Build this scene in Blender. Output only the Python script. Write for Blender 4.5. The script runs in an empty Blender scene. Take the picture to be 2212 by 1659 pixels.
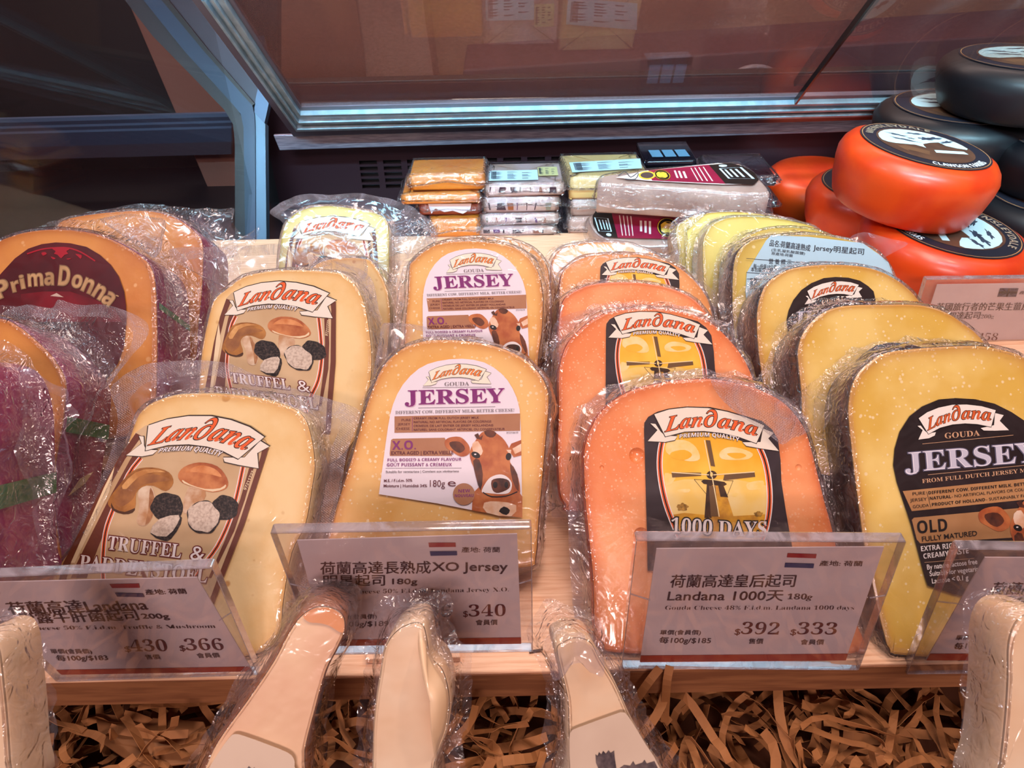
import bpy, bmesh, math, random
import numpy as np
from mathutils import Vector, noise
random.seed(7)
S = bpy.context.scene
COL = S.collection

# ------------------------------------------------------------------ camera
W, H, FPX = 2212, 1659, 1640.0
PITCH, ROLL, CAMH = math.radians(36.2), math.radians(1.2), 0.28
_f = np.array([0, math.cos(PITCH), -math.sin(PITCH)])
_u0 = np.array([0, math.sin(PITCH), math.cos(PITCH)]); _r0 = np.array([1.0, 0, 0])
_u = _u0*math.cos(ROLL) + _r0*math.sin(ROLL); _r = _r0*math.cos(ROLL) - _u0*math.sin(ROLL)
CP = np.array([0, 0, CAMH])
cam = bpy.data.cameras.new('camera'); camo = bpy.data.objects.new('camera', cam); COL.objects.link(camo)
cam.sensor_fit = 'HORIZONTAL'; cam.sensor_width = 36.0; cam.lens = 36.0*FPX/W; cam.clip_start = 0.01; cam.clip_end = 50
from mathutils import Matrix
camo.matrix_world = Matrix(((_r[0], _u[0], -_f[0], 0), (_r[1], _u[1], -_f[1], 0), (_r[2], _u[2], -_f[2], CAMH), (0, 0, 0, 1)))
S.camera = camo
cam.dof.use_dof = True; cam.dof.focus_distance = 0.40; cam.dof.aperture_fstop = 45.0
S.view_settings.view_transform = 'Standard'; S.view_settings.look = 'None'
S.view_settings.exposure = 0.12; S.view_settings.gamma = 1.0; S.view_settings.use_curve_mapping = False
S.cycles.transparent_max_bounces = 28
S.cycles.max_bounces = 6
S.cycles.caustics_reflective = False; S.cycles.caustics_refractive = False

# ------------------------------------------------------------------ world and lamps
wd = bpy.data.worlds.new('world'); S.world = wd; wd.use_nodes = True
bg = wd.node_tree.nodes['Background']; bg.inputs[0].default_value = (0.30, 0.20, 0.21, 1); bg.inputs[1].default_value = 0.36

def area(name, loc, aim, sx, sy, power, col):
    l = bpy.data.lights.new(name, 'AREA'); l.shape = 'RECTANGLE'; l.size = sx; l.size_y = sy; l.energy = power; l.color = col
    o = bpy.data.objects.new(name, l); COL.objects.link(o); o.location = loc
    o.rotation_euler = (Vector(aim)-Vector(loc)).to_track_quat('-Z', 'Y').to_euler(); return o
# cool strip in the head of the case above the back rows, warm ceiling lamp; the fill and glint lamps are added
ls = area('case_strip_lamp', (0.14, 0.27, 0.37), (0.16, 0.70, 0.05), 1.1, 0.025, 2.0, (0.40, 0.80, 1.0)); ls.data.spread = math.radians(62)
area('case_rear_lamp', (0.10, 0.46, 0.42), (0.10, 0.50, 0.0), 1.3, 0.03, 0.7, (0.45, 0.80, 1.0))
area('front_fill_lamp', (-0.2, -1.7, 1.30), (0.05, 0.2, 0.02), 0.8, 0.25, 30.0, (1.0, 0.74, 0.70))  # added fill from an unseen source, brightens the upright price cards
area('shop_ceiling_lamp', (0.10, 0.22, 1.15), (0.05, 0.27, 0.0), 0.50, 0.22, 6.5, (1.0, 0.76, 0.66))
area('film_glint_spot', (0.45, 0.28, 0.85), (0.12, 0.22, 0.0), 0.035, 0.035, 1.8, (1.0, 0.70, 0.54))  # small added lamp, out of view, for glints on the film
area('film_glint_side', (-0.55, 0.20, 0.75), (-0.2, 0.30, 0.0), 0.035, 0.035, 1.1, (0.85, 0.85, 1.0))  # second added lamp, kept small so creased film sparkles

# ------------------------------------------------------------------ geometry helpers
def ray(x, y): return _f + _r*((x-W/2)/FPX) + _u*((H/2-y)/FPX)
def G(x, y, z=0.0):
    d = ray(x, y); return CP + d*((z-CAMH)/d[2])
def smooth(pts, n=4, closed=True):
    P = [np.array(p, float) for p in pts]; m = len(P); out = []
    rng = range(m) if closed else range(m-1)
    for i in rng:
        if closed: a, b, c, d = P[i-1], P[i], P[(i+1) % m], P[(i+2) % m]
        else: a, b, c, d = P[max(i-1, 0)], P[i], P[i+1], P[min(i+2, m-1)]
        for k in range(n):
            t = k/n
            out.append(0.5*((2*b)+(-a+c)*t+(2*a-5*b+4*c-d)*t*t+(-a+3*b-3*c+d)*t**3))
    if not closed: out.append(P[-1])
    return out
def homog(src, dst):
    A = []
    for (x, y), (u, v) in zip(src, dst):
        A.append([x, y, 1, 0, 0, 0, -u*x, -u*y, -u]); A.append([0, 0, 0, x, y, 1, -v*x, -v*y, -v])
    h = np.linalg.svd(np.array(A, float))[2][-1].reshape(3, 3)
    def f(p):
        q = h @ np.array([p[0], p[1], 1.0]); return (q[0]/q[2], q[1]/q[2])
    return f
class Frame:
    """a real plane in the case: point P, unit normal n towards the shopper, e1 right, e2 up in the plane"""
    def __init__(s, P, n, up=(0, 0, 1)):
        s.P = np.array(P, float); s.n = np.array(n, float)/np.linalg.norm(n)
        e1 = np.cross(np.array(up, float), s.n); s.e1 = e1/np.linalg.norm(e1); s.e2 = np.cross(s.n, s.e1)
    def px(s, x, y, off=0.0):
        d = ray(x, y); t = np.dot(s.P + s.n*off - CP, s.n)/np.dot(d, s.n); return CP + d*t
    def uv(s, x, y):
        q = s.px(x, y)-s.P; return np.array([q @ s.e1, q @ s.e2])
    def w(s, uv, d=0.0): return s.P + s.e1*uv[0] + s.e2*uv[1] + s.n*d
def lean(P, L, yaw=0.0):
    l, a = math.radians(L), math.radians(yaw)
    return Frame(P, (math.sin(a)*math.cos(l), -math.cos(a)*math.cos(l), math.sin(l)))
def flat(z): return Frame((0, 0.4, z), (0, 0, 1), up=(0, 1, 0))
def wall(y): return Frame((0, y, 0), (0, -1, 0))

def mesh_obj(name, vs, fs, mats, parent=None, mi=None, sm=False):
    me = bpy.data.meshes.new(name); me.from_pydata([tuple(map(float, v)) for v in vs], [], [tuple(f) for f in fs]); me.update()
    if not isinstance(mats, (list, tuple)): mats = [mats]
    for m in mats: me.materials.append(m)
    if mi is not None: me.polygons.foreach_set('material_index', mi)
    if sm: me.polygons.foreach_set('use_smooth', [True]*len(me.polygons))
    o = bpy.data.objects.new(name, me); COL.objects.link(o)
    if parent is not None:
        o.parent = parent
        q = parent; inv = Matrix.Identity(4)
        root = parent
        while root.parent: root = root.parent
        if root.type == 'EMPTY': # geometry is written in world space: shift it to the thing's own base
            L = root.location
            me.transform(Matrix.Translation(-L))
    return o
def thing(name, label, cat, loc, group=None):
    o = bpy.data.objects.new(name, None); COL.objects.link(o); o.location = tuple(map(float, loc)); o.empty_display_size = 0.01
    o['label'] = label; o['category'] = cat
    if group: o['group'] = group
    return o
def tag(o, label, cat, group=None, kind=None):
    o['label'] = label; o['category'] = cat
    if group: o['group'] = group
    if kind: o['kind'] = kind
    return o
def struct(o): o['kind'] = 'structure'; return o
def bev(o, w=0.0008, seg=2):
    m = o.modifiers.new('bevel', 'BEVEL'); m.width = w; m.segments = seg; m.limit_method = 'ANGLE'; m.angle_limit = 0.6; return o
def solid(name, quad, depth, dirv, mat, parent=None, b=0.0008, sm=False):
    """closed prism: polygon of world points pushed by depth along dirv"""
    q = [np.array(p, float) for p in quad]; n = len(q); dv = np.array(dirv, float)*depth
    vs = q+[p+dv for p in q]; fs = [tuple(range(n)), tuple(range(2*n-1, n-1, -1))]
    for i in range(n): j = (i+1) % n; fs.append((i, n+i, n+j, j))
    o = mesh_obj(name, vs, fs, mat, parent)
    bm = bmesh.new(); bm.from_mesh(o.data); bmesh.ops.recalc_face_normals(bm, faces=bm.faces); bm.to_mesh(o.data); bm.free()
    if b: bev(o, b)
    return o
def box(name, lo, hi, mat, parent=None, b=0.0008):
    x0, y0, z0 = lo; x1, y1, z1 = hi
    return solid(name, [(x0, y0, z0), (x1, y0, z0), (x1, y1, z0), (x0, y1, z0)], z1-z0, (0, 0, 1), mat, parent, b)

# ------------------------------------------------------------------ materials
def lin(h):
    h = h.lstrip('#'); c = [int(h[i:i+2], 16)/255 for i in (0, 2, 4)]
    return tuple(((v/12.92) if v <= 0.04045 else ((v+0.055)/1.055)**2.4) for v in c)+(1,)
MC = {}
def nodes(name):
    m = bpy.data.materials.new(name); m.use_nodes = True; nt = m.node_tree
    return m, nt, nt.nodes['Principled BSDF']
def mat(name, c, rough=0.5, metal=0.0, c2=None, scale=300.0, lo=0.4, hi=0.6, bump=0.0, bscale=None, coat=0.0, coatr=0.08, spec=0.5, stretch=None, detail=4, sss=0.0, flecks=None, fthr=0.18, fscale=250.0, bdist=0.001, edge=None):
    if name in MC: return MC[name]
    m, nt, b = nodes(name); N, L = nt.nodes, nt.links
    b.inputs['Base Color'].default_value = lin(c); b.inputs['Roughness'].default_value = rough; b.inputs['Metallic'].default_value = metal
    b.inputs['Specular IOR Level'].default_value = spec
    b.inputs['Coat Weight'].default_value = coat; b.inputs['Coat Roughness'].default_value = coatr
    tc = N.new('ShaderNodeTexCoord'); mp = N.new('ShaderNodeMapping'); L.new(tc.outputs['Object'], mp.inputs[0])
    if stretch: mp.inputs['Scale'].default_value = stretch
    col = None
    if c2:
        n = N.new('ShaderNodeTexNoise'); n.inputs['Scale'].default_value = scale; n.inputs['Detail'].default_value = detail; L.new(mp.outputs[0], n.inputs[0])
        r = N.new('ShaderNodeMapRange'); r.inputs['From Min'].default_value = lo; r.inputs['From Max'].default_value = hi; L.new(n.outputs['Fac'], r.inputs[0])
        mx = N.new('ShaderNodeMix'); mx.data_type = 'RGBA'; L.new(r.outputs[0], mx.inputs[0]); mx.inputs[6].default_value = lin(c); mx.inputs[7].default_value = lin(c2)
        col = mx.outputs[2]
    if flecks:
        v = N.new('ShaderNodeTexVoronoi'); v.inputs['Scale'].default_value = fscale; L.new(mp.outputs[0], v.inputs[0])
        n2 = N.new('ShaderNodeTexNoise'); n2.inputs['Scale'].default_value = fscale*0.45; L.new(mp.outputs[0], n2.inputs[0])
        a = N.new('ShaderNodeMath'); a.operation = 'MULTIPLY_ADD'; a.inputs[1].default_value = -0.75; a.inputs[2].default_value = fthr+0.42; L.new(n2.outputs['Fac'], a.inputs[0])
        sb = N.new('ShaderNodeMath'); sb.operation = 'SUBTRACT'; L.new(a.outputs[0], sb.inputs[0]); L.new(v.outputs['Distance'], sb.inputs[1])
        r2 = N.new('ShaderNodeMapRange'); r2.inputs['From Min'].default_value = 0.0; r2.inputs['From Max'].default_value = 0.08; r2.inputs['To Max'].default_value = 0.85; L.new(sb.outputs[0], r2.inputs[0])
        mx2 = N.new('ShaderNodeMix'); mx2.data_type = 'RGBA'; L.new(r2.outputs[0], mx2.inputs[0]); mx2.inputs[7].default_value = lin(flecks)
        if col: L.new(col, mx2.inputs[6])
        else: mx2.inputs[6].default_value = lin(c)
        col = mx2.outputs[2]
    if edge:   # cheese ripens darker towards the rind: stored per vertex as 'edge'
        at = N.new('ShaderNodeAttribute'); at.attribute_name = 'edge'; pw = N.new('ShaderNodeMath'); pw.operation = 'POWER'; pw.inputs[1].default_value = 1.6; L.new(at.outputs['Fac'], pw.inputs[0])
        sc = N.new('ShaderNodeMath'); sc.operation = 'MULTIPLY'; sc.inputs[1].default_value = 0.75; L.new(pw.outputs[0], sc.inputs[0])
        mx3 = N.new('ShaderNodeMix'); mx3.data_type = 'RGBA'; L.new(sc.outputs[0], mx3.inputs[0]); mx3.inputs[7].default_value = lin(edge); L.new(col, mx3.inputs[6]); col = mx3.outputs[2]
    if col: L.new(col, b.inputs['Base Color'])
    if sss:
        b.inputs['Subsurface Weight'].default_value = sss; b.inputs['Subsurface Radius'].default_value = (0.006, 0.004, 0.002); b.inputs['Subsurface Scale'].default_value = 1.0
    if bump:
        n = N.new('ShaderNodeTexNoise'); n.inputs['Scale'].default_value = bscale or scale; n.inputs['Detail'].default_value = 3; L.new(mp.outputs[0], n.inputs[0])
        bp = N.new('ShaderNodeBump'); bp.inputs['Strength'].default_value = bump; bp.inputs['Distance'].default_value = bdist; L.new(n.outputs['Fac'], bp.inputs['Height'])
        L.new(bp.outputs[0], b.inputs['Normal']); L.new(bp.outputs[0], b.inputs['Coat Normal'])
    MC[name] = m; return m
def ink(c, c2=None, scale=260, lo=.35, hi=.65):
    k = 'ink_'+c+(c2 or ''); return mat(k, c, 0.38, c2=c2, scale=scale, lo=lo, hi=hi, spec=0.4)
def film(name, haze, hazec, gloss, rough, bump, bscale, bdist=0.002, mesh=0.0):
    """clear plastic film: transparent + sharp reflection + a little milkiness, creases by bump"""
    m, nt, b = nodes(name); N, L = nt.nodes, nt.links; N.remove(b); out = N['Material Output']
    tc = N.new('ShaderNodeTexCoord'); n = N.new('ShaderNodeTexNoise'); n.inputs['Scale'].default_value = bscale; n.inputs['Detail'].default_value = 2.5; n.inputs['Distortion'].default_value = 1.1
    L.new(tc.outputs['Object'], n.inputs[0])
    ab = N.new('ShaderNodeMath'); ab.operation = 'SUBTRACT'; L.new(n.outputs['Fac'], ab.inputs[0]); ab.inputs[1].default_value = 0.5
    rg = N.new('ShaderNodeMath'); rg.operation = 'ABSOLUTE'; L.new(ab.outputs[0], rg.inputs[0])   # ridges = creases
    bp = N.new('ShaderNodeBump'); bp.inputs['Strength'].default_value = bump; bp.inputs['Distance'].default_value = bdist; L.new(rg.outputs[0], bp.inputs['Height'])
    nrm = bp.outputs[0]
    if mesh:
        w1 = N.new('ShaderNodeTexWave'); w1.inputs['Scale'].default_value = 420; w1.bands_direction = 'DIAGONAL'; L.new(tc.outputs['Object'], w1.inputs[0])
        w2 = N.new('ShaderNodeTexWave'); w2.inputs['Scale'].default_value = 420; w2.bands_direction = 'X'; L.new(tc.outputs['Object'], w2.inputs[0])
        ad = N.new('ShaderNodeMath'); ad.operation = 'ADD'; L.new(w1.outputs['Fac'], ad.inputs[0]); L.new(w2.outputs['Fac'], ad.inputs[1])
        b2 = N.new('ShaderNodeBump'); b2.inputs['Strength'].default_value = mesh; b2.inputs['Distance'].default_value = 0.0004; L.new(ad.outputs[0], b2.inputs['Height']); L.new(nrm, b2.inputs['Normal']); nrm = b2.outputs[0]
    tr = N.new('ShaderNodeBsdfTransparent'); tr.inputs[0].default_value = (0.985, 0.98, 0.99, 1)
    gl = N.new('ShaderNodeBsdfGlossy'); gl.inputs['Roughness'].default_value = rough; L.new(nrm, gl.inputs['Normal'])
    df = N.new('ShaderNodeBsdfDiffuse'); df.inputs[0].default_value = lin(hazec); L.new(nrm, df.inputs['Normal'])
    tl = N.new('ShaderNodeBsdfTranslucent'); tl.inputs[0].default_value = lin(hazec)
    dd = N.new('ShaderNodeMixShader'); dd.inputs[0].default_value = 0.35; L.new(df.outputs[0], dd.inputs[1]); L.new(tl.outputs[0], dd.inputs[2])
    r = N.new('ShaderNodeMapRange'); r.inputs['From Min'].default_value = 0.0; r.inputs['From Max'].default_value = 0.13; r.inputs['To Min'].default_value = haze*1.9; r.inputs['To Max'].default_value = haze*0.55; L.new(rg.outputs[0], r.inputs[0])
    m1 = N.new('ShaderNodeMixShader'); L.new(r.outputs[0], m1.inputs[0]); L.new(tr.outputs[0], m1.inputs[1]); L.new(dd.outputs[0], m1.inputs[2])
    lw = N.new('ShaderNodeLayerWeight'); lw.inputs['Blend'].default_value = 0.5; L.new(nrm, lw.inputs['Normal'])
    pw = N.new('ShaderNodeMath'); pw.operation = 'POWER'; L.new(lw.outputs['Facing'], pw.inputs[0]); pw.inputs[1].default_value = 4.0
    sc = N.new('ShaderNodeMath'); sc.operation = 'MULTIPLY_ADD'; L.new(pw.outputs[0], sc.inputs[0]); sc.inputs[1].default_value = 0.6; sc.inputs[2].default_value = 0.045
    ma = N.new('ShaderNodeMath'); ma.operation = 'MULTIPLY'; ma.use_clamp = True; L.new(sc.outputs[0], ma.inputs[0]); ma.inputs[1].default_value = gloss
    m2 = N.new('ShaderNodeMixShader'); L.new(ma.outputs[0], m2.inputs[0]); L.new(m1.outputs[0], m2.inputs[1]); L.new(gl.outputs[0], m2.inputs[2])
    L.new(m2.outputs[0], out.inputs[0]); return m
F_TIGHT = film('film_tight', 0.008, '#efe6ee', 1.2, 0.10, 0.5, 70, 0.0012)
F_LOOSE = film('film_creased', 0.04, '#e6dcea', 2.2, 0.10, 1.0, 150, 0.0030)
F_FLAP = film('film_flap', 0.11, '#cfc6dc', 2.0, 0.14, 0.8, 45, 0.004)
F_SEAL = film('film_seal', 0.19, '#d8d0e2', 2.0, 0.20, 0.5, 60, 0.003, mesh=0.8)
ACR = film('acrylic', 0.015, '#e8dfe6', 1.6, 0.03, 0.05, 20, 0.0005)
ACE = film('acrylic_edge', 0.26, '#d9d2dc', 3.0, 0.05, 0.05, 60, 0.0005)
WHITE, BLACK, ORNG = ink('#f1ecec'), ink('#15100f'), ink('#e8642a')

# ------------------------------------------------------------------ lettering
GC = {}
def _map(s, up, lo, dg):
    o = ''
    for c in s:
        if 'A' <= c <= 'Z': o += chr(up+ord(c)-65)
        elif 'a' <= c <= 'z': o += chr(lo+ord(c)-97)
        elif '0' <= c <= '9' and dg: o += chr(dg+ord(c)-48)
        else: o += c
    return o
STY = {'': None, 'serif': (0x1D400, 0x1D41A, 0x1D7CE), 'ital': (0x1D468, 0x1D482, 0x1D7CE), 'sans': (0x1D5D4, 0x1D5EE, 0x1D7EC)}
def glyphs(s, style='', off=0.0):
    k = (s, style, off)
    if k not in GC:
        st = STY[style]; c = bpy.data.curves.new('t', 'FONT'); c.body = _map(s, *st) if st else s; c.resolution_u = 3; c.offset = off
        o = bpy.data.objects.new('t', c); COL.objects.link(o); bpy.context.view_layer.update()
        me = bpy.data.meshes.new_from_object(o.evaluated_get(bpy.context.evaluated_depsgraph_get()))
        GC[k] = (np.array([v.co[:2] for v in me.vertices]), [tuple(p.vertices) for p in me.polygons])
        bpy.data.objects.remove(o); bpy.data.curves.remove(c); bpy.data.meshes.remove(me)
    return GC[k]
class Print:
    """flat ink on a frame, drawn in reference coordinates that a map carries to the frame"""
    def __init__(s, fr, mp=None): s.fr = fr; s.mp = mp or (lambda p: p); s.buf = {}; s.base = 0.0009; s.direct = False
    def xy(s, p, layer):
        if s.direct: return s.fr.w(np.array(p)*0.001, s.base+layer*0.00007)
        q = s.mp(p); a = s.fr.px(q[0], q[1]); return a + s.fr.n*(s.base+layer*0.00007)
    def _b(s, part): return s.buf.setdefault(part, [[], [], [], []])
    def _mi(s, b, m):
        if m not in b[3]: b[3].append(m)
        return b[3].index(m)
    def poly(s, pts, m, layer=1, part='picture', sm=0):
        if sm: pts = smooth(pts, sm)
        b = s._b(part); k = len(b[0]); b[0] += [s.xy(p, layer) for p in pts]; b[1].append(tuple(range(k, k+len(pts)))); b[2].append(s._mi(b, m))
    def line(s, pts, w, m, layer=1, part='picture', sm=3, closed=False):
        if sm: pts = smooth(pts, sm, closed)
        P = [np.array(p, float) for p in pts]
        if closed: P.append(P[0])
        b = s._b(part); k = len(b[0]); mi = s._mi(b, m)
        for i, p in enumerate(P):
            t = P[min(i+1, len(P)-1)]-P[max(i-1, 0)]; t /= (np.linalg.norm(t) or 1); nn = np.array([-t[1], t[0]])*w/2
            b[0] += [s.xy(p+nn, layer), s.xy(p-nn, layer)]
        for i in range(len(P)-1): b[1].append((k+2*i, k+2*i+1, k+2*i+3, k+2*i+2)); b[2].append(mi)
    def ell(s, c, a, bb, m, layer=1, rot=0, part='picture', n=44, wob=0.0):
        r = math.radians(rot); pts = []
        for i in range(n):
            t = 2*math.pi*i/n; w = 1+wob*math.sin(5*t+c[0])+wob*.7*math.sin(8*t+c[1])
            x, y = a*w*math.cos(t), bb*w*math.sin(t); pts.append((c[0]+x*math.cos(r)-y*math.sin(r), c[1]+x*math.sin(r)+y*math.cos(r)))
        s.poly(pts, m, layer, part)
    def text(s, t, p0, p1, h, m, layer=3, style='sans', arc=0.0, up=None, off=0.0, halo=None, hoff=0.03, part='lettering', shear=0.0, seg=(0, 1)):
        if halo: s.text(t, p0, p1, h, halo, layer-1, style, arc, up, hoff, None, 0, part, shear, seg)
        if off > 0 and any(ord(c) > 0x3000 and ord(c) < 0xFF00 for c in t):   # bolder strokes for small Chinese print
            for q_ in (-.5, .5): e = h*.04*q_; s.text(t, (p0[0]+e, p0[1]), (p1[0]+e, p1[1]), h, m, layer+.1*q_, style, arc, up, 0, None, 0, part, shear, seg)
            return
        V0, _ = glyphs(t, style, 0.0); V, Fc = glyphs(t, style, off)
        if len(V) == 0: return
        x0, x1 = V0[:, 0].min(), V0[:, 0].max()
        p0 = np.array(p0, float); p1 = np.array(p1, float); d = p1-p0; dl = np.linalg.norm(d)
        if up is None: up = np.array([d[1], -d[0]])/dl
        else: up = np.array(up, float); up /= np.linalg.norm(up)
        sy = h/0.72; b = s._b(part); k = len(b[0]); mi = s._mi(b, m)
        for x, y in V:
            u = seg[0]+(seg[1]-seg[0])*(x-x0)/(x1-x0); q = p0+d*u+up*(y*sy+arc*(1-(2*u-1)**2))+d/dl*shear*y*sy
            b[0].append(s.xy(q, layer))
        for f in Fc: b[1].append(tuple(k+i for i in f)); b[2].append(mi)
    def arctext(s, t, cx, cy, rx, ry, a0, a1, h, m, layer=3, style='sans', part='lettering', off=0.0, flip=False):
        V, Fc = glyphs(t, style, off); x0, x1 = V[:, 0].min(), V[:, 0].max(); b = s._b(part); k = len(b[0]); mi = s._mi(b, m)
        for x, y in V:
            u = (x-x0)/(x1-x0); a = math.radians(a0+(a1-a0)*u); e = y/0.72*h*(-1 if flip else 1)
            b[0].append(s.xy((cx+(rx+e)*math.cos(a), cy-(ry+e*ry/rx)*math.sin(a)), layer))
        for f in Fc: b[1].append(tuple(k+i for i in f)); b[2].append(mi)
    def finish(s, parent):
        for part, (v, f, mi, ms) in s.buf.items():
            if f: mesh_obj(part, v, f, ms, parent, mi)

# ------------------------------------------------------------------ cheese slab in film
def slab(label, outline, fr, t, cm, rm, group, name='packed_cheese', margin=0.004, flapd=0.6, edge_noise=0.0016, sm=4, bag=True, seed=0, cat='cheese', zmin=None):
    uv = outline if isinstance(outline[0], np.ndarray) else [fr.uv(*p) for p in outline]; P = smooth(uv, sm); n = len(P); c = sum(P)/n
    area2 = sum(P[i][0]*P[(i+1) % n][1]-P[(i+1) % n][0]*P[i][1] for i in range(n))
    if area2 < 0: P = P[::-1]
    def nrm(i):
        d = P[(i+1) % n]-P[i-1]; d /= (np.linalg.norm(d) or 1); return np.array([d[1], -d[0]])
    NN = [nrm(i) for i in range(n)]
    base = fr.w(min(P, key=lambda q: q[1]), -t)
    th = thing(name, label, cat, base, group)
    def ring(o, d):
        out = []
        for i in range(n):
            q = fr.w(P[i]+NN[i]*o, d)
            if zmin is not None and q[2] < zmin: q[2] = zmin
            out.append(q)
        return out
    def shell(rings, capf, capb):
        vs = [v for r in rings for v in r]; fs = []; mi = []
        for k in range(len(rings)-1):
            for i in range(n): j = (i+1) % n; fs.append((k*n+i, (k+1)*n+i, (k+1)*n+j, k*n+j))
        if capf: fs.append(tuple(range(n)))
        if capb: fs.append(tuple((len(rings)-1)*n+i for i in range(n-1, -1, -1)))
        return vs, fs
    b = 0.0012
    def inner(k):
        out = [fr.w(c+(P[i]-c)*k, 0) for i in range(n)]
        if zmin is not None:
            for q in out: q[2] = max(q[2], zmin)
        return out
    vs, fs = shell([inner(.80), inner(.90), ring(-b, 0), ring(-b*.3, -b*.3), ring(-0.0004, -b), ring(-0.0004, -t+b), ring(-b, -t)], True, True)
    ch = mesh_obj('cheese', vs, fs, cm, th); ea = ch.data.attributes.new('edge', 'FLOAT', 'POINT'); ev = [1.0]*len(vs); ev[:n] = [0.0]*n; ev[n:2*n] = [.42]*n; ea.data.foreach_set('value', ev)
    vs, fs = shell([ring(-0.0002, -b*.9), ring(0.0002, -b*1.3), ring(0.0002, -t+b*1.3), ring(-0.0002, -t+b*.9)], False, False)
    mesh_obj('rind', vs, fs, rm, th, sm=True)
    if bag:
        # film over the face, crumpled round the edge
        rings = []; vs = []; fs = []; mi = []
        def nz(q, k, a): v = noise.noise_vector(Vector((q[0]*k, q[1]*k, seed*3.7))); return v*a
        spec = [(0.30, 0), (0.55, 0), (0.75, 0), (0.88, 0), (0.96, 0), (1.0, 0)]
        for sc, _ in spec:
            rings.append([fr.w(c+(P[i]-c)*sc, 0.0016+0.00025*noise.noise(Vector((P[i][0]*sc*90, P[i][1]*sc*90, seed)))) for i in range(n)])
        nfr = len(rings)
        for o, d, a in ((0.0012, -0.0006, .3), (0.0022, -t*.25, .9), (0.0026, -t*.55, 1.0), (margin*.7, -t*flapd, 1.2), (margin, -t*flapd-0.001, 1.4)):
            rr = []
            for i in range(n):
                q = P[i]+NN[i]*o; v = nz(q, 130, edge_noise*a)+nz(q, 45, edge_noise*a)
                k = 1.0
                rr.append(fr.w(q+NN[i]*abs(v.x)*1.2*k, d+v.y*1.3))
            rings.append(rr)
        if zmin is not None:
            for r_ in rings:
                for q in r_: q[2] = max(q[2], zmin-.0002)
        vs = [v for r in rings for v in r]+[fr.w(c, 0.0016)]; ci = len(vs)-1
        for i in range(n): fs.append((ci, i, (i+1) % n)); mi.append(0)
        for k in range(len(rings)-1):
            for i in range(n): j = (i+1) % n; fs.append((k*n+i, (k+1)*n+i, (k+1)*n+j, k*n+j)); mi.append(0 if k < nfr-2 else 1)
        mesh_obj('film', vs, fs, [F_TIGHT, F_LOOSE], th, mi, sm=True)
    return th
def sheet(name, outline, fr, m, parent, off=0.0, wave=0.003, freq=45, seed=0, res=26, sm=3, seal=None, sealw=0.0045):
    """wavy flap of film: a gridded sheet cut to an outline, bowed off its plane"""
    P = [fr.uv(*p) for p in outline]; P = smooth(P, sm) if sm else P
    n = len(P); c = sum(P)/n; rings = []; ks = [0.0, .25, .5, .7, .85, .93, 1.0]
    vs = [fr.w(c, off)]; fs = []; mi = []
    for k in ks[1:]:
        for i in range(n):
            q = c+(P[i]-c)*k; z = noise.noise(Vector((q[0]*freq, q[1]*freq, seed*5.1+.3)))*wave*(0.5+k)
            z += noise.noise(Vector((q[0]*freq*3, q[1]*freq*3, seed*2.1)))*wave*.25
            vs.append(fr.w(q, off+z))
    for i in range(n): fs.append((0, 1+i, 1+(i+1) % n)); mi.append(0)
    for k in range(len(ks)-2):
        a = 1+k*n; b = a+n
        for i in range(n): j = (i+1) % n; fs.append((a+i, b+i, b+j, a+j)); mi.append(1 if (seal and k >= len(ks)-4) else 0)
    return mesh_obj(name, vs, fs, [m, seal] if seal else [m], parent, mi, sm=True)
def labelbase(pts, fr, m, parent, mp=None, sm=2, off=0.0009, name='label'):
    pts = [mp(p) for p in pts] if mp else pts
    q = smooth(pts, sm) if sm else pts
    return solid(name, [fr.px(x, y)+fr.n*off for x, y in q], 0.00015, -fr.n, m, parent, 0)

# ================================================================== the case
def Z(ox, oy, s): return lambda *p: [(ox+x/s, oy+y/s) for x, y in p]
STEEL = mat('brushed_steel', '#8b8796', 0.34, 0.5, c2='#6f6b7c', scale=60, stretch=(1, 1, 14), bump=.15, bscale=200)
ALU = mat('aluminium_rail', '#b8d2e2', 0.30, 0.25, c2='#9dbccf', scale=90)
MAUVE = mat('satin_frame', '#77707f', 0.40, 0.3)
BLUE = mat('blue_grey_post', '#172d49', 0.45, 0.1)
BLUEL = mat('pale_post_edge', '#48657f', 0.40, 0.1)
DARK = mat('dark_enamel', '#16101a', 0.35, 0.1)
DARK2 = mat('dark_panel', '#0d0a10', 0.5)
BOARD = mat('pine_board', '#efc4a2', 0.55, c2='#cf9670', scale=40, lo=.42, hi=.80, stretch=(1.0, 16, 16), bump=.25, bscale=60, detail=6)
BOARDEND = mat('pine_edge', '#b07c50', 0.6, c2='#8a5a38', scale=30, stretch=(1, 10, 10))
YB = G(1106, 1451, 0)[1]                       # front edge of the board
bd = solid('display_board', [(-.392, YB, -.017), (0.75, YB, -.017), (0.75, .60, -.017), (-.272, .60, -.017)], .017, (0, 0, 1), BOARD, b=0.0007)
mesh_front = box('front_shade_strip', (-.392, YB-.0006, -.0168), (0.75, YB+.0002, -.0012), mat('pine_front_shaded', '#94623f', .6, c2='#7a4c30', scale=30, stretch=(1, 10, 10)), bd, b=0)  # shade on the board's front face, put into a darker wood strip
tag(bd, 'pale pine display board with long fine grain under the front rows of cheese', 'board')
struct(box('floor', (-0.42, -0.05, -0.075), (1.0, 0.30, -0.060), mat('crate_floor', '#5a3018', .8)))
# raised deck behind the board
struct(box('floor_2', (-1.4, -0.05, -0.095), (1.0, 1.2, -0.080), DARK2))
dk = struct(box('trim_1', (-0.27, 0.602, -0.052), (1.0, 0.80, -0.045), DARK))
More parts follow.
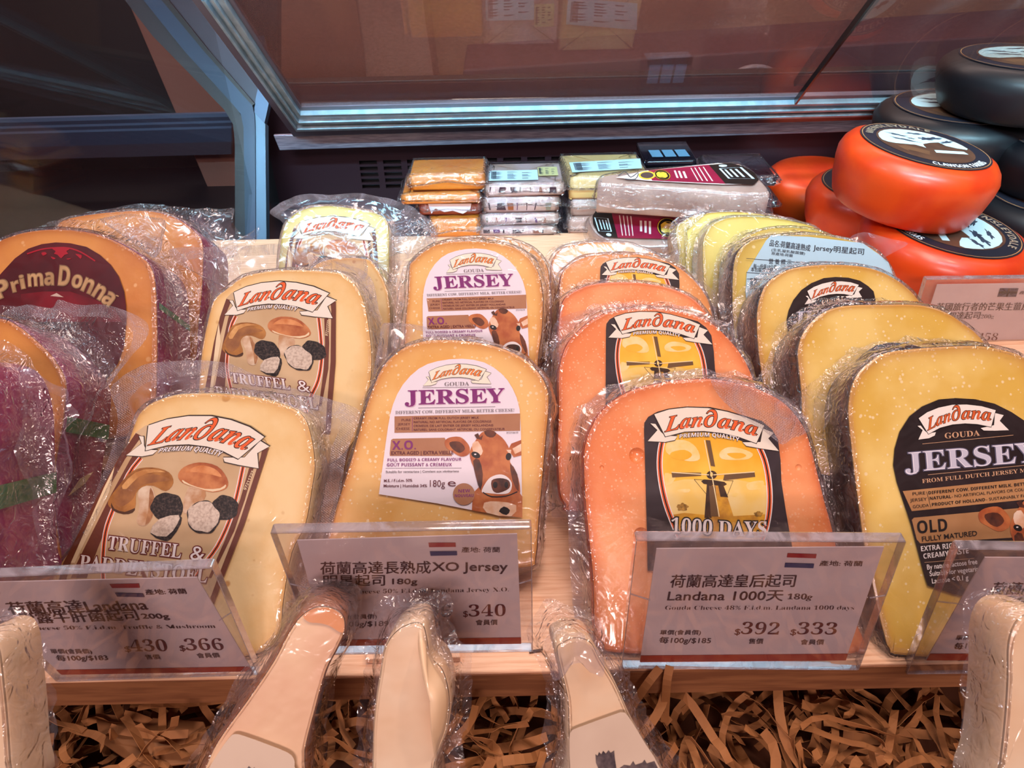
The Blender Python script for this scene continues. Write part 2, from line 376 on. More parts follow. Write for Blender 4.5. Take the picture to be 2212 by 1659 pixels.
# back wall with air slots
YW = 0.775; fw = wall(YW)
wl = struct(box('wall_back', (-0.26, YW+0.012, -0.05), (1.0, YW+0.03, 0.08), DARK2))
grille = mesh = None
bm = bmesh.new()
slots = []
for r in range(5):
    for c in range(3):
        cx = 754+c*53+(r*3 if c < 3 else 0); cy = 351+13.0*r+c*0.0
        slots.append((cx-19, cy-4, cx+19, cy+4))
# grille: steel skin built as strips round the slots
A0 = fw.px(575, 300); A1 = fw.px(2300, 300)
def grille_mesh():
    xs0, xs1 = A0[0], 1.0
    rows = [];
    cols = []
    for r in range(5):
        y0 = fw.px(800, 351+13*r-4.2)[2]; y1 = fw.px(800, 351+13*r+4.2)[2]; rows.append((y1, y0))
    for c in range(14):
        x = -0.145+c*0.0250; cols.append((x-0.0093, x+0.0093))
    zs = sorted(set([-0.05, 0.08]+[v for r in rows for v in r])); xs = sorted(set([xs0, xs1]+[v for c in cols for v in c]))
    hol = lambda x, z: any(a < x < b for a, b in cols) and any(a < z < b for a, b in rows)
    bmx = bmesh.new(); vd = {}
    def V(x, z):
        if (x, z) not in vd: vd[(x, z)] = bmx.verts.new((x, YW, z))
        return vd[(x, z)]
    for i in range(len(xs)-1):
        for j in range(len(zs)-1):
            if not hol((xs[i]+xs[i+1])/2, (zs[j]+zs[j+1])/2):
                bmx.faces.new((V(xs[i], zs[j]), V(xs[i+1], zs[j]), V(xs[i+1], zs[j+1]), V(xs[i], zs[j+1])))
    me = bpy.data.meshes.new('vent_grille'); bmx.to_mesh(me); bmx.free(); me.materials.append(mat('grille_steel', '#34222a', .35, .5))
    o = bpy.data.objects.new('vent_grille', me); COL.objects.link(o); md = o.modifiers.new('s', 'SOLIDIFY'); md.thickness = 0.002; o.parent = wl; return o
grille_mesh()
# steel fascia below the sliding doors
ff = wall(0.735)
fq = [(590, 292), (2300, 240), (2300, 270), (604, 325)]
struct(solid('trim_2', [ff.px(*p) for p in fq], 0.004, (0, 1, 0), STEEL))
# door frame: bottom rail and left stile as stepped profiles, on the sloping door plane
FD = Frame(ff.px(1100, 283)+np.array([0, -0.002, 0]), (0, -math.sin(math.radians(38)), -math.cos(math.radians(38))*-1), up=(0, -1, 1))
FD = Frame(ff.px(1100, 283)+np.array([0, -0.002, 0]), np.cross((1, 0, 0), (0, -math.cos(math.radians(38)), math.sin(math.radians(38)))) , up=(0, 0, 1))
if np.dot(FD.n, CP-FD.P) < 0: FD = Frame(FD.P, -FD.n)
def band(a, b, m, lift, name, parent):
    """L-shaped strip between two L-shaped pixel lines (stile down, then rail to the right)"""
    A = [FD.px(*p) for p in a]; B = [FD.px(*p) for p in b]; vs = []; nn = FD.n
    for p in A+B: vs += [p+nn*lift, p-nn*0.003]
    k = len(a); fs = []
    for i in range(k-1):
        a0, a1, b0, b1 = 2*i, 2*i+2, 2*(k+i), 2*(k+i+1)
        fs += [(a0, a1, b1, b0), (a0+1, b0+1, b1+1, a1+1), (a0, a0+1, a1+1, a1), (b0, b1, b1+1, b0+1)]
    o = mesh_obj(name, vs, fs, m, parent); return bev(o, 0.0004, 1)
def Lp(d): # offset d=0 outer, 1 inner (glass edge)
    o = [(412-8, -20), (634, 291), (2320, 242)]; i = [(492, -20), (651, 229), (2320, 194)]
    return [tuple(o[k][j]+(i[k][j]-o[k][j])*d for j in (0, 1)) for k in range(3)]
dr = thing('window_1', 'aluminium framed sliding glass doors of the case back', 'door', FD.P); dr['kind'] = 'structure'
for a, b, m, lf, nm in ((0, .34, MAUVE, .002, 'frame_outer'), (.34, .42, ALU, .0065, 'frame_rib'), (.42, .56, ALU, .0025, 'frame_groove'), (.56, .64, ALU, .0060, 'frame_rib'), (.64, .80, ALU, .003, 'frame_groove'), (.80, .87, ALU, .0050, 'frame_rib'), (.87, 1.0, MAUVE, .001, 'frame_seal')):
    band(Lp(a), Lp(b), m, lf, nm, dr)
def glass(name, tint, al, gl):
    m, nt, b = nodes(name); N, L = nt.nodes, nt.links; N.remove(b); out = N['Material Output']
    tc = N.new('ShaderNodeTexCoord'); mp = N.new('ShaderNodeMapping'); mp.inputs['Scale'].default_value = (10, 2.5, 2.5); L.new(tc.outputs['Object'], mp.inputs[0])
    n = N.new('ShaderNodeTexNoise'); n.inputs['Scale'].default_value = 3; n.inputs['Detail'].default_value = 6; L.new(mp.outputs[0], n.inputs[0])
    n2 = N.new('ShaderNodeTexNoise'); n2.inputs['Scale'].default_value = 420; L.new(tc.outputs['Object'], n2.inputs[0])
    mu = N.new('ShaderNodeMath'); mu.operation = 'MULTIPLY'; L.new(n.outputs['Fac'], mu.inputs[0]); L.new(n2.outputs['Fac'], mu.inputs[1])
    r = N.new('ShaderNodeMapRange'); r.inputs['From Min'].default_value = .12; r.inputs['From Max'].default_value = .36; r.inputs['To Min'].default_value = al*.8; r.inputs['To Max'].default_value = al*1.25; L.new(mu.outputs[0], r.inputs[0])
    tr = N.new('ShaderNodeBsdfTransparent'); tr.inputs[0].default_value = (.9, .93, .92, 1)
    df = N.new('ShaderNodeBsdfDiffuse'); df.inputs[0].default_value = lin(tint)
    g = N.new('ShaderNodeBsdfGlossy'); g.inputs['Roughness'].default_value = 0.02
    m1 = N.new('ShaderNodeMixShader'); L.new(r.outputs[0], m1.inputs[0]); L.new(tr.outputs[0], m1.inputs[1]); L.new(df.outputs[0], m1.inputs[2])
    m2 = N.new('ShaderNodeMixShader'); m2.inputs[0].default_value = gl; L.new(m1.outputs[0], m2.inputs[1]); L.new(g.outputs[0], m2.inputs[2])
    L.new(m2.outputs[0], out.inputs[0]); return m
PANE = glass('reflection_haze_glass', '#8a6462', .42, .09); PANE2 = glass('reflection_haze_glass_front', '#5e5560', .22, .10)  # brown tint stands for shop reflections hazing the panes, mottled as smudges
def pane(pts, off, m, nm):
    return solid(nm, [FD.px(x, y, off) for x, y in pts], 0.004, -FD.n, m, dr, 0)
pane([(492, -20), (651, 229), (1722, 210), (1918, -20)], 0.0, PANE, 'glass_pane')
p2 = pane([(1720, 225), (1908, -22), (2500, -22), (2500, 206)], 0.010, PANE2, 'glass_pane')
e2 = solid('glass_edge', [FD.px(x, y, 0.0105) for x, y in ((1716, 226), (1904, -22), (1909, -22), (1721, 226))], 0.005, -FD.n, mat('glass_edge_green', '#0c1d20', .2), dr, 0)
# what stands behind the doors: the serving side, brown and dim
BR = mat('back_room_wall_paint', '#8f6650', .8, c2='#7d5142', scale=3, detail=2)
struct(box('wall_1', (-1.4, 1.7, -1.2), (2.2, 1.72, 0.9), BR))
struct(box('floor_1', (-1.4, .82, -1.22), (2.2, 1.70, -1.2), mat('serving_floor', '#3b2520', .6)))
sh = wall(1.45)
def backthing(nm, pts, d, m, label, cat):
    o = solid(nm, [sh.px(*p) for p in pts], d, (0, 1, 0), m, b=.004); tag(o, label, cat); return o
backthing('storage_box', [(760, -60), (905, -60), (960, 330), (815, 340)], .12, mat('dim_box', '#94695a', .7), 'pale tall carton dimly seen behind the left of the glass doors', 'box')
backthing('work_counter', [(1000, 150), (2400, 60), (2400, 330), (1000, 330)], .2, mat('dim_counter', '#573339', .6), 'dark reddish counter dimly seen behind the glass doors', 'counter')
backthing('paper_carton', [(1395, 122), (1502, 118), (1497, 146), (1393, 150)], .03, mat('dim_carton', '#6b6272', .7), 'small grey carton dimly seen behind the middle of the glass doors', 'box')
def torus_arc(name, c, rx, m, tubr, label):
    vs = []; fs = []; n = 28; k = 8
    for i in range(n+1):
        a = math.pi*i/n
        for j in range(k):
            b = 2*math.pi*j/k; rr = rx+tubr*math.cos(b); vs.append((c[0]+rr*math.cos(a), c[1]+tubr*math.sin(b), c[2]+rr*math.sin(a)*.75))
    for i in range(n):
        for j in range(k): fs.append((i*k+j, i*k+(j+1) % k, (i+1)*k+(j+1) % k, (i+1)*k+j))
    o = mesh_obj(name, vs, fs, m, sm=True); tag(o, label, 'handle')
hc = wall(1.40).px(1625, 190); torus_arc('carton_handle', hc, .048, mat('dim_handle', '#8d7f88', .4), .006, 'thin pale arched handle dimly seen behind the glass doors')
area('back_room_fill_lamp', (0.1, 1.15, 0.85), (0.2, 1.6, -0.1), 1.2, .3, 20, (1.0, .68, .60))  # added unseen lamp, lifts the brown room behind the panes

# post and side panel on the left, with its bend
XP = -0.238
class SideF:
    n = np.array([1.0, 0, 0])
PF = Frame(G(560, 400, 0)*0+np.array([XP, 0.70, 0]), (0.0, -1.0, 0.55))
def strip(name, a, b, m, depth, off, parent=None, sm=0):
    pa = [PF.px(x, y, off) for x, y in (smooth(a, 4, False) if sm else a)]; pb = [PF.px(x, y, off) for x, y in (smooth(b, 4, False) if sm else b)]
    k = len(pa); nn = PF.n*depth; vs = []
    for p, q in zip(pa, pb): vs += [p, q, p-nn, q-nn]
    fs = []
    for i in range(k-1):
        s = 4*i; e = s+4; fs += [(s, e, e+1, s+1), (s+2, s+3, e+3, e+2), (s, s+2, e+2, e), (s+1, e+1, e+3, s+3)]
    fs += [(0, 1, 3, 2), (4*k-4, 4*k-2, 4*k-1, 4*k-3)]
    return mesh_obj(name, vs, fs, m, parent)
post = thing('wall_left', 'blue grey bent side post of the case', 'post', (XP, .7, 0)); post['kind'] = 'structure'
strip('post_face', [(290, -25), (398, 110), (500, 222), (520, 246), (526, 275), (530, 560)], [(328, -25), (440, 110), (545, 228), (549, 245), (551, 275), (552, 560)], BLUE, .012, 0, post)
strip('post_edge', [(549, 243), (550, 300), (553, 560)], [(573, 268), (573, 300), (576, 560)], BLUEL, .010, -.002, post)
strip('post_gasket', [(250, -25), (330, 78), (420, 170), (485, 238), (503, 268), (507, 300), (508, 560)], [(292, -25), (372, 78), (452, 170), (507, 226), (524, 256), (529, 300), (531, 560)], mat('gasket', '#1d1620', .5), .012, -.004, post)
strip('post_seam', [(328, -25), (440, 110), (545, 228)], [(344, -25), (452, 110), (550, 224)], DARK2, .008, .001, post)
strip('side_frame', [(344, -25), (452, 110), (548, 243)], [(450, -25), (520, 90), (560, 190)], mat('side_frame_dark', '#1c1b2a', .35, .3), .01, -.004, post)
strip('side_frame_end', [(558, 186), (552, 214), (549, 243)], [(582, 216), (577, 240), (571, 266)], mat('side_frame_end', '#3f5068', .4, .4), .008, -.001, post)
# behind the side glass: next bay wall, panel; rails added for the rail's reflection
struct(solid('wall_2', [wall(1.0).px(*p) for p in ((-700, -80), (600, -80), (600, 700), (-700, 700))], .02, (0, 1, 0), mat('next_bay', '#0b0507', .7)))
nb = wall(0.93)
bp_ = struct(solid('trim_3', [nb.px(*p) for p in ((262, -30), (420, -30), (560, 200), (560, 560), (515, 560))], .01, (0, 1, 0), mat('brown_side_panel', '#7a4a40', .7)))
nr = wall(0.90)
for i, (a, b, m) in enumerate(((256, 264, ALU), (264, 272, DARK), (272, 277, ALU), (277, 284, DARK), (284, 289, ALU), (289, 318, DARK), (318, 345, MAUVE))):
    mm = {ALU: mat('reflected_rail', '#46536e', .5), DARK: mat('reflected_groove', '#232a40', .5), MAUVE: mat('reflected_fascia', '#2c222e', .5)}[m]
    struct(solid('reflected_trim_4', [nr.px(-400, a+12), nr.px(500, a-12), nr.px(500, b-12), nr.px(-400, b+12)], .006, (0, 1, 0), mm, b=0))
SG = glass('side_glass', '#5a3038', .03, .035)
sgp = [G(538, 560, 0), G(-300, 1900, 0)]
sg = struct(mesh_obj('window_2', [(-.246, .70, -.045), (-.40, .16, -.045), (-.40, .16, .40), (-.246, .70, .40), (-.249, .70, -.045), (-.403, .16, -.045), (-.403, .16, .40), (-.249, .70, .40)],
    [(0, 1, 2, 3), (7, 6, 5, 4), (0, 4, 5, 1), (1, 5, 6, 2), (2, 6, 7, 3), (3, 7, 4, 0)], SG))

# ================================================================== cheeses
CT = mat('truffle_cheese', '#efd49a', .42, edge='#dda858', c2='#e8c583', scale=45, coat=.35, bump=.15, bscale=220, flecks='#b9813c', fthr=.06, fscale=110)
CJ = mat('jersey_cheese', '#edc176', .40, edge='#cf8430', c2='#e2ab58', scale=35, coat=.35, bump=.15, bscale=240, flecks='#f3dcb0', fthr=.18, fscale=420)
CO = mat('orange_cheese', '#f4a66e', .40, edge='#d86a2c', c2='#ec8c50', scale=40, coat=.4, bump=.2, bscale=240, flecks='#f6b88c', fthr=.20, fscale=640)
CO2 = mat('orange_cheese_back', '#ecab6c', .40, edge='#d58a44', c2='#e09a58', scale=40, coat=.4, bump=.2, bscale=240, flecks='#f6ca9c', fthr=.22, fscale=520)
CK = mat('old_jersey_cheese', '#ecd07a', .40, edge='#c08430', c2='#dcb650', scale=28, coat=.4, bump=.12, bscale=200, flecks='#f0deae', fthr=.15, fscale=380)
CP_ = mat('amber_cheese', '#dc9548', .42, edge='#b4641e', c2='#cd8038', scale=30, coat=.4, bump=.15, bscale=200, flecks='#e9b478', fthr=.10, fscale=160)
RT = mat('waxy_rind_cream', '#cfb98c', .35, coat=.5, bump=.3, bscale=200)
RJ = mat('jersey_rind', '#7a4a22', .4, coat=.5, bump=.3, bscale=200, c2='#9a6a38', scale=60)
RO = mat('orange_rind', '#c4501c', .35, coat=.5, bump=.3, bscale=200, c2='#8c3214', scale=50)
RK = mat('black_printed_rind', '#211510', .38, coat=.6, bump=.3, bscale=150, c2='#4a3420', scale=55, lo=.52, hi=.60)
RP = mat('plum_rind', '#86124e', .38, coat=.3, bump=.3, bscale=150, c2='#6a0e40', scale=40)
def banner(pr, q, hgt=33, outline=None, txtc=None, face=None, lay=4, prem=True):
    """the curved ribbon with its name, in the coordinates of the big orange slab's label"""
    src = [(1413.5, 895.6), (1647.7, 920.6), (1398.2, 952.5), (1679.6, 974.7)]; h = homog(src, q); old = pr.mp
    pr.mp = lambda p: old(h(p)); o = outline or ink('#2a1a12'); fc = face or ink('#ece6d6'); z = Z(1200, 800, 3.607)
    tl = z((775, 420), (735, 415), (790, 468), (715, 553), (850, 560), (925, 545), (945, 515), (850, 512), (815, 480))
    trr = z((1610, 455), (1693, 490), (1650, 532), (1733, 630), (1590, 610), (1480, 590), (1450, 562), (1530, 562), (1590, 560))
    main = z((765, 345), (880, 308), (1020, 292), (1180, 297), (1330, 325), (1480, 370), (1618, 432), (1557, 570), (1420, 520), (1290, 490), (1150, 475), (1000, 480), (852, 518))
    for P in (tl, trr): pr.poly(P, o, lay, sm=0); pr.line(P, 3.2, o, lay, sm=0, closed=True); pr.poly(P, fc, lay+.5)
    pr.line(main, 4, o, lay+1, sm=0, closed=True); pr.poly(main, fc, lay+1.5)
    a, b = z((846, 482))[0], z((1560, 520))[0]
    tc = txtc or ORNG
    # lettering sits on a shallow arc
    for t_, sg, hh in (('Lan', (0, .395), 33), ('\U0001D74F', (.415, .55), 38), ('ana', (.565, 1), 33)):
        pr.text(t_, a, b, hh, tc, lay+3.4, 'ital', arc=16, halo=o, hoff=.028, up=(.10, -1), seg=sg)
    if prem:
        a, b = z((960, 532))[0], z((1424, 556))[0]
        pr.text('PREMIUM QUALITY', a, b, 8.5, WHITE, lay+3.4, 'sans', arc=7, halo=o, hoff=.05)
    pr.mp = old
BQ = {'O': [(1413.5, 895.6), (1647.7, 920.6), (1398.2, 952.5), (1679.6, 974.7)], 'T': [(325, 919.5), (571, 945.6), (276, 983), (559.5, 1012)],
      'J': [(928, 803.6), (1050, 799.6), (914.7, 834), (1060.6, 830)], 'K': [(1981.8, 904), (2146, 887.7), (1980.3, 949.5), (2174.7, 929.9)]}
BROWN, TAN, TAN2, CREAM = ink('#6a3828'), ink('#d2b890', '#c4a67c', 40), ink('#b39267'), ink('#e7d3ac')
CAPM, CAPL, TRUF, TRUW, STEM = ink('#a0522a', '#cf8a54', 130), ink('#84501f', '#bd8442', 110), ink('#0f0a09', '#54463e', 1100, .45, .75), ink('#d6c8b6', '#a08c7c', 900, .4, .8), ink('#e6d6bc', '#b98a5e', 130)
def label_truffle(th, fr, mp=None, lo=0):
    z = Z(120, 760, 3.072); out = z((600, 492), (540, 535), (430, 700), (300, 930), (60, 1400), (20, 1520), (0, 1640), (1040, 1720), (1120, 1500), (1260, 1140), (1400, 700), (1418, 640), (1395, 590), (1250, 520), (1050, 470), (850, 448), (700, 455))
    lb = labelbase(out, fr, TAN, th, mp, sm=0); pr = Print(fr, mp)
    pr.poly(z((540, 540), (430, 700), (300, 930), (60, 1400), (0, 1640), (45, 1640), (110, 1400), (345, 930), (470, 710), (580, 560)), BROWN, 1)
    pr.poly(z((585, 590), (500, 720), (375, 950), (150, 1400), (110, 1500), (215, 1500), (290, 1300), (430, 950), (520, 770), (600, 640)), BROWN, 1)
    pr.poly(z((400, 760), (330, 900), (110, 1400), (135, 1400), (365, 930)), CREAM, 2)
    pr.poly(z((1418, 640), (1400, 700), (1260, 1140), (1120, 1500), (1040, 1720), (1000, 1720), (1085, 1490), (1225, 1130), (1365, 700), (1380, 630)), BROWN, 1)
    pr.poly(z((1290, 770), (1230, 980), (1150, 1200), (1020, 1500), (1040, 1500), (1190, 1190), (1262, 980), (1320, 770)), BROWN, 1)
    L_, R_ = z((575, 705), (490, 820), (390, 1050), (340, 1200), (322, 1400), (330, 1560)), z((1250, 765), (1210, 950), (1160, 1120), (1080, 1290), (985, 1420), (900, 1560))
    pr.poly(L_+R_[::-1], TAN, 2)
    for P in (L_, R_):
        pr.line(P, 11, WHITE, 2.5); pr.line(P, 7.5, ORNG, 3); pr.line(P, 2.4, BLACK, 3.5)
    pr.poly(z((820, 820), (860, 765), (960, 735), (1080, 760), (1145, 840), (1142, 905), (1050, 932), (940, 902), (850, 870)), CAPM, 4.6, sm=3)
    pr.poly(z((890, 895), (1000, 915), (985, 1000), (890, 1070), (850, 1050)), STEM, 4, sm=2)
    pr.poly(z((358, 990), (420, 900), (520, 790), (650, 768), (760, 800), (790, 870), (740, 925), (660, 890), (590, 895), (545, 940), (535, 1040), (460, 1070), (380, 1040)), CAPL, 4, sm=3)
    pr.poly(z((400, 950), (520, 840), (650, 810), (770, 850), (650, 870), (560, 900), (520, 980), (430, 1030)), ink('#8a5a34', '#a8723e', 200), 4.4, sm=3)
    pr.poly(z((560, 920), (640, 890), (672, 985), (650, 1100), (600, 1155), (548, 1130), (565, 1030)), STEM, 4.6, sm=3)
    pr.poly(z((850, 850), (900, 880), (1000, 910), (1100, 905), (1135, 880), (1130, 905), (1050, 928), (940, 900), (860, 872)), CREAM, 4.8, sm=2)
    pr.poly(z((870, 800), (960, 755), (1060, 775), (1110, 830), (1040, 815), (940, 800)), ink('#dd9a62', '#c4763e', 200), 4.8, sm=3)
    pr.poly(z((450, 890), (540, 800), (650, 778), (740, 800), (660, 800), (560, 830), (480, 910)), ink('#d9a868', '#b87e42', 200), 4.5, sm=2)
    pr.poly(z((640, 900), (668, 985), (648, 1098), (605, 1148), (625, 1050), (630, 960)), ink('#b98a5e', '#8e5c36', 300), 4.8, sm=2)
    pr.poly(z((380, 1000), (400, 1040), (470, 1062), (535, 1036), (520, 1068), (460, 1078), (385, 1050)), ink('#4a2c16'), 4.3, sm=2)
    c = z((748, 1030), (1130, 1035), (990, 1098))
    pr.ell(c[0], 35, 31, TRUF, 5, wob=.03); pr.ell(c[1], 29, 27, TRUF, 5, wob=.03)
    pr.ell(c[2], 36, 36, TRUF, 5.4, wob=.03); pr.ell((c[2][0]-.5, c[2][1]-1.5), 34, 33, TRUW, 5.8, wob=.04)
    pr.poly(z((640, 1205), (700, 1110), (830, 1080), (840, 1140), (775, 1240), (725, 1252)), TRUF, 5.6, sm=2); pr.poly(z((636, 1198), (700, 1108), (825, 1082), (818, 1140), (745, 1225)), TRUW, 6, sm=2)
    hr = ink('#6d1f18')
    a, b, c, d = z((352, 1308), (838, 1368), (900, 1375), (992, 1388))
    pr.text('TRUFFEL', a, b, 31, WHITE, 7, 'serif', halo=hr, hoff=.05, up=(.15, -1)); pr.text('&', c, d, 32, WHITE, 7, 'serif', halo=hr, hoff=.05)
    a, b = z((165, 1440), (1010, 1530)); pr.text('PADDENSTOEL', a, b, 33, WHITE, 7, 'serif', halo=hr, hoff=.05, up=(.15, -1))
    a, b = z((1270, 920), (1325, 795)); pr.text('97211727', a, b, 6, CREAM, 4)
    banner(pr, BQ['T']); pr.finish(lb)
SKY = ink('#f0b020', '#f6cc4a', 60); CLOUD = ink('#f3e2a6', '#f0d070', 160); LOWSKY = ink('#f2dfa0', '#f0cc68', 60); MILL, MILLD = ink('#e6ae30', '#b9822a', 200), ink('#4a3018', '#2c1c10', 300)
def label_mill(th, fr, mp=None):
    z = Z(1200, 800, 3.607); out = z((688, 470), (690, 410), (720, 365), (790, 325), (880, 300), (1020, 284), (1200, 288), (1340, 318), (1500, 365), (1600, 395), (1680, 460), (1728, 540), (1748, 700), (1755, 870), (1790, 1100), (1830, 1330), (1870, 1560), (715, 1560), (712, 1330), (700, 900))
    lb = labelbase(out, fr, ink('#2b2022', '#352a30', 80), th, mp, sm=0); pr = Print(fr, mp)
    L_ = z((830, 545), (812, 640), (808, 760), (825, 900), (858, 1040), (905, 1170), (960, 1300)); R_ = z((1580, 600), (1622, 700), (1650, 830), (1662, 980), (1655, 1110), (1632, 1230), (1600, 1320))
    pr.poly(L_+R_[::-1]+z((1350, 520), (1150, 480), (1000, 485)), SKY, 1)
    pr.poly(z((850, 880), (1000, 850), (1400, 850), (1652, 900), (1655, 1110), (1632, 1230), (960, 1300), (905, 1170), (862, 1040)), LOWSKY, 1.3, sm=0)
    for c in (((870, 560), (1000, 545), (1090, 600), (1120, 690), (1040, 710), (940, 680), (860, 640)), ((1275, 640), (1340, 600), (1440, 610), (1530, 650), (1500, 690), (1400, 700), (1290, 690)), ((850, 800), (930, 830), (900, 880), (850, 890)), ((950, 930), (1040, 925), (1030, 950), (960, 950)), ((1490, 880), (1610, 860), (1600, 920), (1500, 930)), ((1330, 960), (1420, 955), (1400, 990))):
        pr.poly(z(*c), CLOUD, 1.8, sm=3)
    pr.poly(z((900, 640), (1000, 620), (1060, 660), (1000, 700), (900, 680)), SKY, 2, sm=3); pr.poly(z((1330, 650), (1440, 645), (1480, 670), (1400, 690)), SKY, 2, sm=3)
    pr.poly(z((880, 1130), (1000, 1110), (1300, 1140), (1655, 1120), (1640, 1230), (1600, 1320), (950, 1300)), MILL, 2.2, sm=0)
    pr.poly(z((1175, 870), (1300, 880), (1385, 1150), (1155, 1150)), MILL, 2.6); pr.poly(z((1175, 880), (1215, 880), (1210, 1150), (1155, 1150)), MILLD, 2.8); pr.poly(z((1260, 890), (1300, 890), (1340, 990), (1280, 985)), MILLD, 2.8)
    pr.ell(z((1212, 815))[0], 11, 9, MILLD, 3.4); pr.poly(z((1150, 850), (1310, 870), (1310, 900), (1150, 885)), MILLD, 3.2, sm=2); pr.ell(z((1210, 812))[0], 3, 5, CLOUD, 3.7)
    bl = ink('#6b5030')
    for c in (((1165, 545), (1200, 548), (1238, 750), (1205, 745)), ((900, 795), (1130, 798), (1130, 822), (905, 835)), ((1310, 815), (1545, 795), (1550, 830), (1300, 858)), ((1190, 900), (1240, 900), (1262, 1138), (1205, 1138))):
        pr.poly(z(*c), bl, 3.6)
    cr = ink('#f4e3b0')
    for c in (((1155, 545), (1205, 800)), ((900, 795), (1190, 815)), ((1225, 815), (1545, 792)), ((1215, 830), (1270, 1140))): pr.line(z(*c), 2, cr, 3.8, sm=0)
    for c in (((1075, 850), (1175, 970)), ((1378, 860), (1330, 980)), ((1075, 850), (1160, 855)), ((1310, 858), (1378, 860))): pr.line(z(*c), .8, MILLD, 3.8, sm=0)
    pr.ell(z((985, 1065))[0], 12, 8, ink('#7a5a20', '#c89a40', 600), 3, wob=.12); pr.ell(z((1575, 1120))[0], 9, 6, ink('#7a5a20', '#c89a40', 600), 3, wob=.12)
    for P in (L_, R_):
        pr.line(P, 13, WHITE, 4); pr.line(P, 9, ORNG, 4.3); pr.line(P, 3, BLACK, 4.6)
    a, b = z((895, 1262), (1635, 1290)); pr.text('1000 DAYS', a, b, 33, WHITE, 7.5, 'serif', halo=BLACK, hoff=.06, arc=-2)
    banner(pr, BQ['O'], lay=4.5); pr.finish(lb)
PUR, GRY, KRFT, MAR = ink('#7d1f72'), ink('#7c7478'), ink('#b07e5c', '#a87452', 90), ink('#5e1626')
COW, COWL, COWD = ink('#a8552c', '#c77a44', 160), ink('#e0b08a', '#f0d8c0', 200), ink('#3c1c12', '#6c3820', 200)
def cow(pr, z, l=4, dark=False):
    pr.poly(z((1280, 1440), (1290, 1300), (1340, 1250), (1640, 1260), (1690, 1330), (1690, 1500), (1500, 1480)), COW, l)
    pr.poly(z((1060, 880), (1100, 850), (1180, 845), (1230, 880), (1262, 930), (1255, 985), (1190, 1005), (1110, 960), (1070, 930)), COW, l, sm=3)
    pr.poly(z((1100, 890), (1180, 885), (1225, 940), (1180, 975), (1120, 940)), COWD, l+.4, sm=3)
    pr.poly(z((1575, 950), (1600, 900), (1680, 870), (1682, 995), (1620, 1010)), COW, l, sm=0); pr.poly(z((1610, 940), (1680, 900), (1682, 960), (1630, 985)), COWL, l+.4)
    pr.poly(z((1300, 890), (1360, 810), (1430, 795), (1500, 830), (1550, 880), (1590, 960), (1590, 1050), (1640, 1130), (1670, 1240), (1660, 1330), (1560, 1330), (1400, 1320), (1360, 1290), (1330, 1170), (1280, 1060), (1262, 970)), COW, l+.6, sm=2)
    pr.poly(z((1285, 900), (1330, 880), (1370, 960), (1340, 1000), (1290, 960)), COWL, l+1, sm=2); pr.poly(z((1560, 950), (1600, 950), (1595, 1000)), COWL, l+1)
    pr.poly(z((1290, 1040), (1340, 1030), (1370, 1150), (1350, 1280), (1310, 1160)), COWD, l+.9, sm=2); pr.poly(z((1590, 1060), (1650, 1150), (1660, 1290), (1610, 1200)), COWD, l+.9, sm=2)
    pr.ell(z((1312, 992))[0], 10, 6.5, BLACK, l+1.4, 25); pr.ell(z((1578, 1005))[0], 6, 8, BLACK, l+1.4, 10); pr.ell(z((1308, 987))[0], 2.5, 1.5, WHITE, l+1.7)
    pr.poly(z((1430, 1175), (1500, 1150), (1560, 1165), (1605, 1220), (1590, 1290), (1530, 1310), (1400, 1300), (1360, 1290), (1385, 1230)), WHITE, l+1.2, sm=3)
    pr.poly(z((1440, 1200), (1510, 1180), (1580, 1200), (1585, 1260), (1500, 1300), (1450, 1280)), COWD, l+1.5, sm=3); pr.ell(z((1470, 1235))[0], 5, 7, BLACK, l+1.8); pr.ell(z((1560, 1235))[0], 4, 7, BLACK, l+1.8)
    pr.line(z((1370, 1295), (1440, 1330), (1560, 1325), (1650, 1290)), 2.4, BLACK, l+1.8)
    pr.poly(z((1300, 830), (1330, 815), (1345, 850), (1370, 830), (1360, 870), (1320, 860)), COWD, l+1.2); pr.poly(z((1380, 800), (1430, 790), (1480, 815), (1450, 850), (1400, 840)), COWD, l+1.2, sm=2)
    pr.poly(z((1380, 1380), (1500, 1370), (1640, 1400), (1600, 1490), (1400, 1460)), COWL, l+1, sm=2); pr.poly(z((1500, 1450), (1540, 1410), (1590, 1440), (1560, 1480)), BLACK, l+1.5, sm=2)
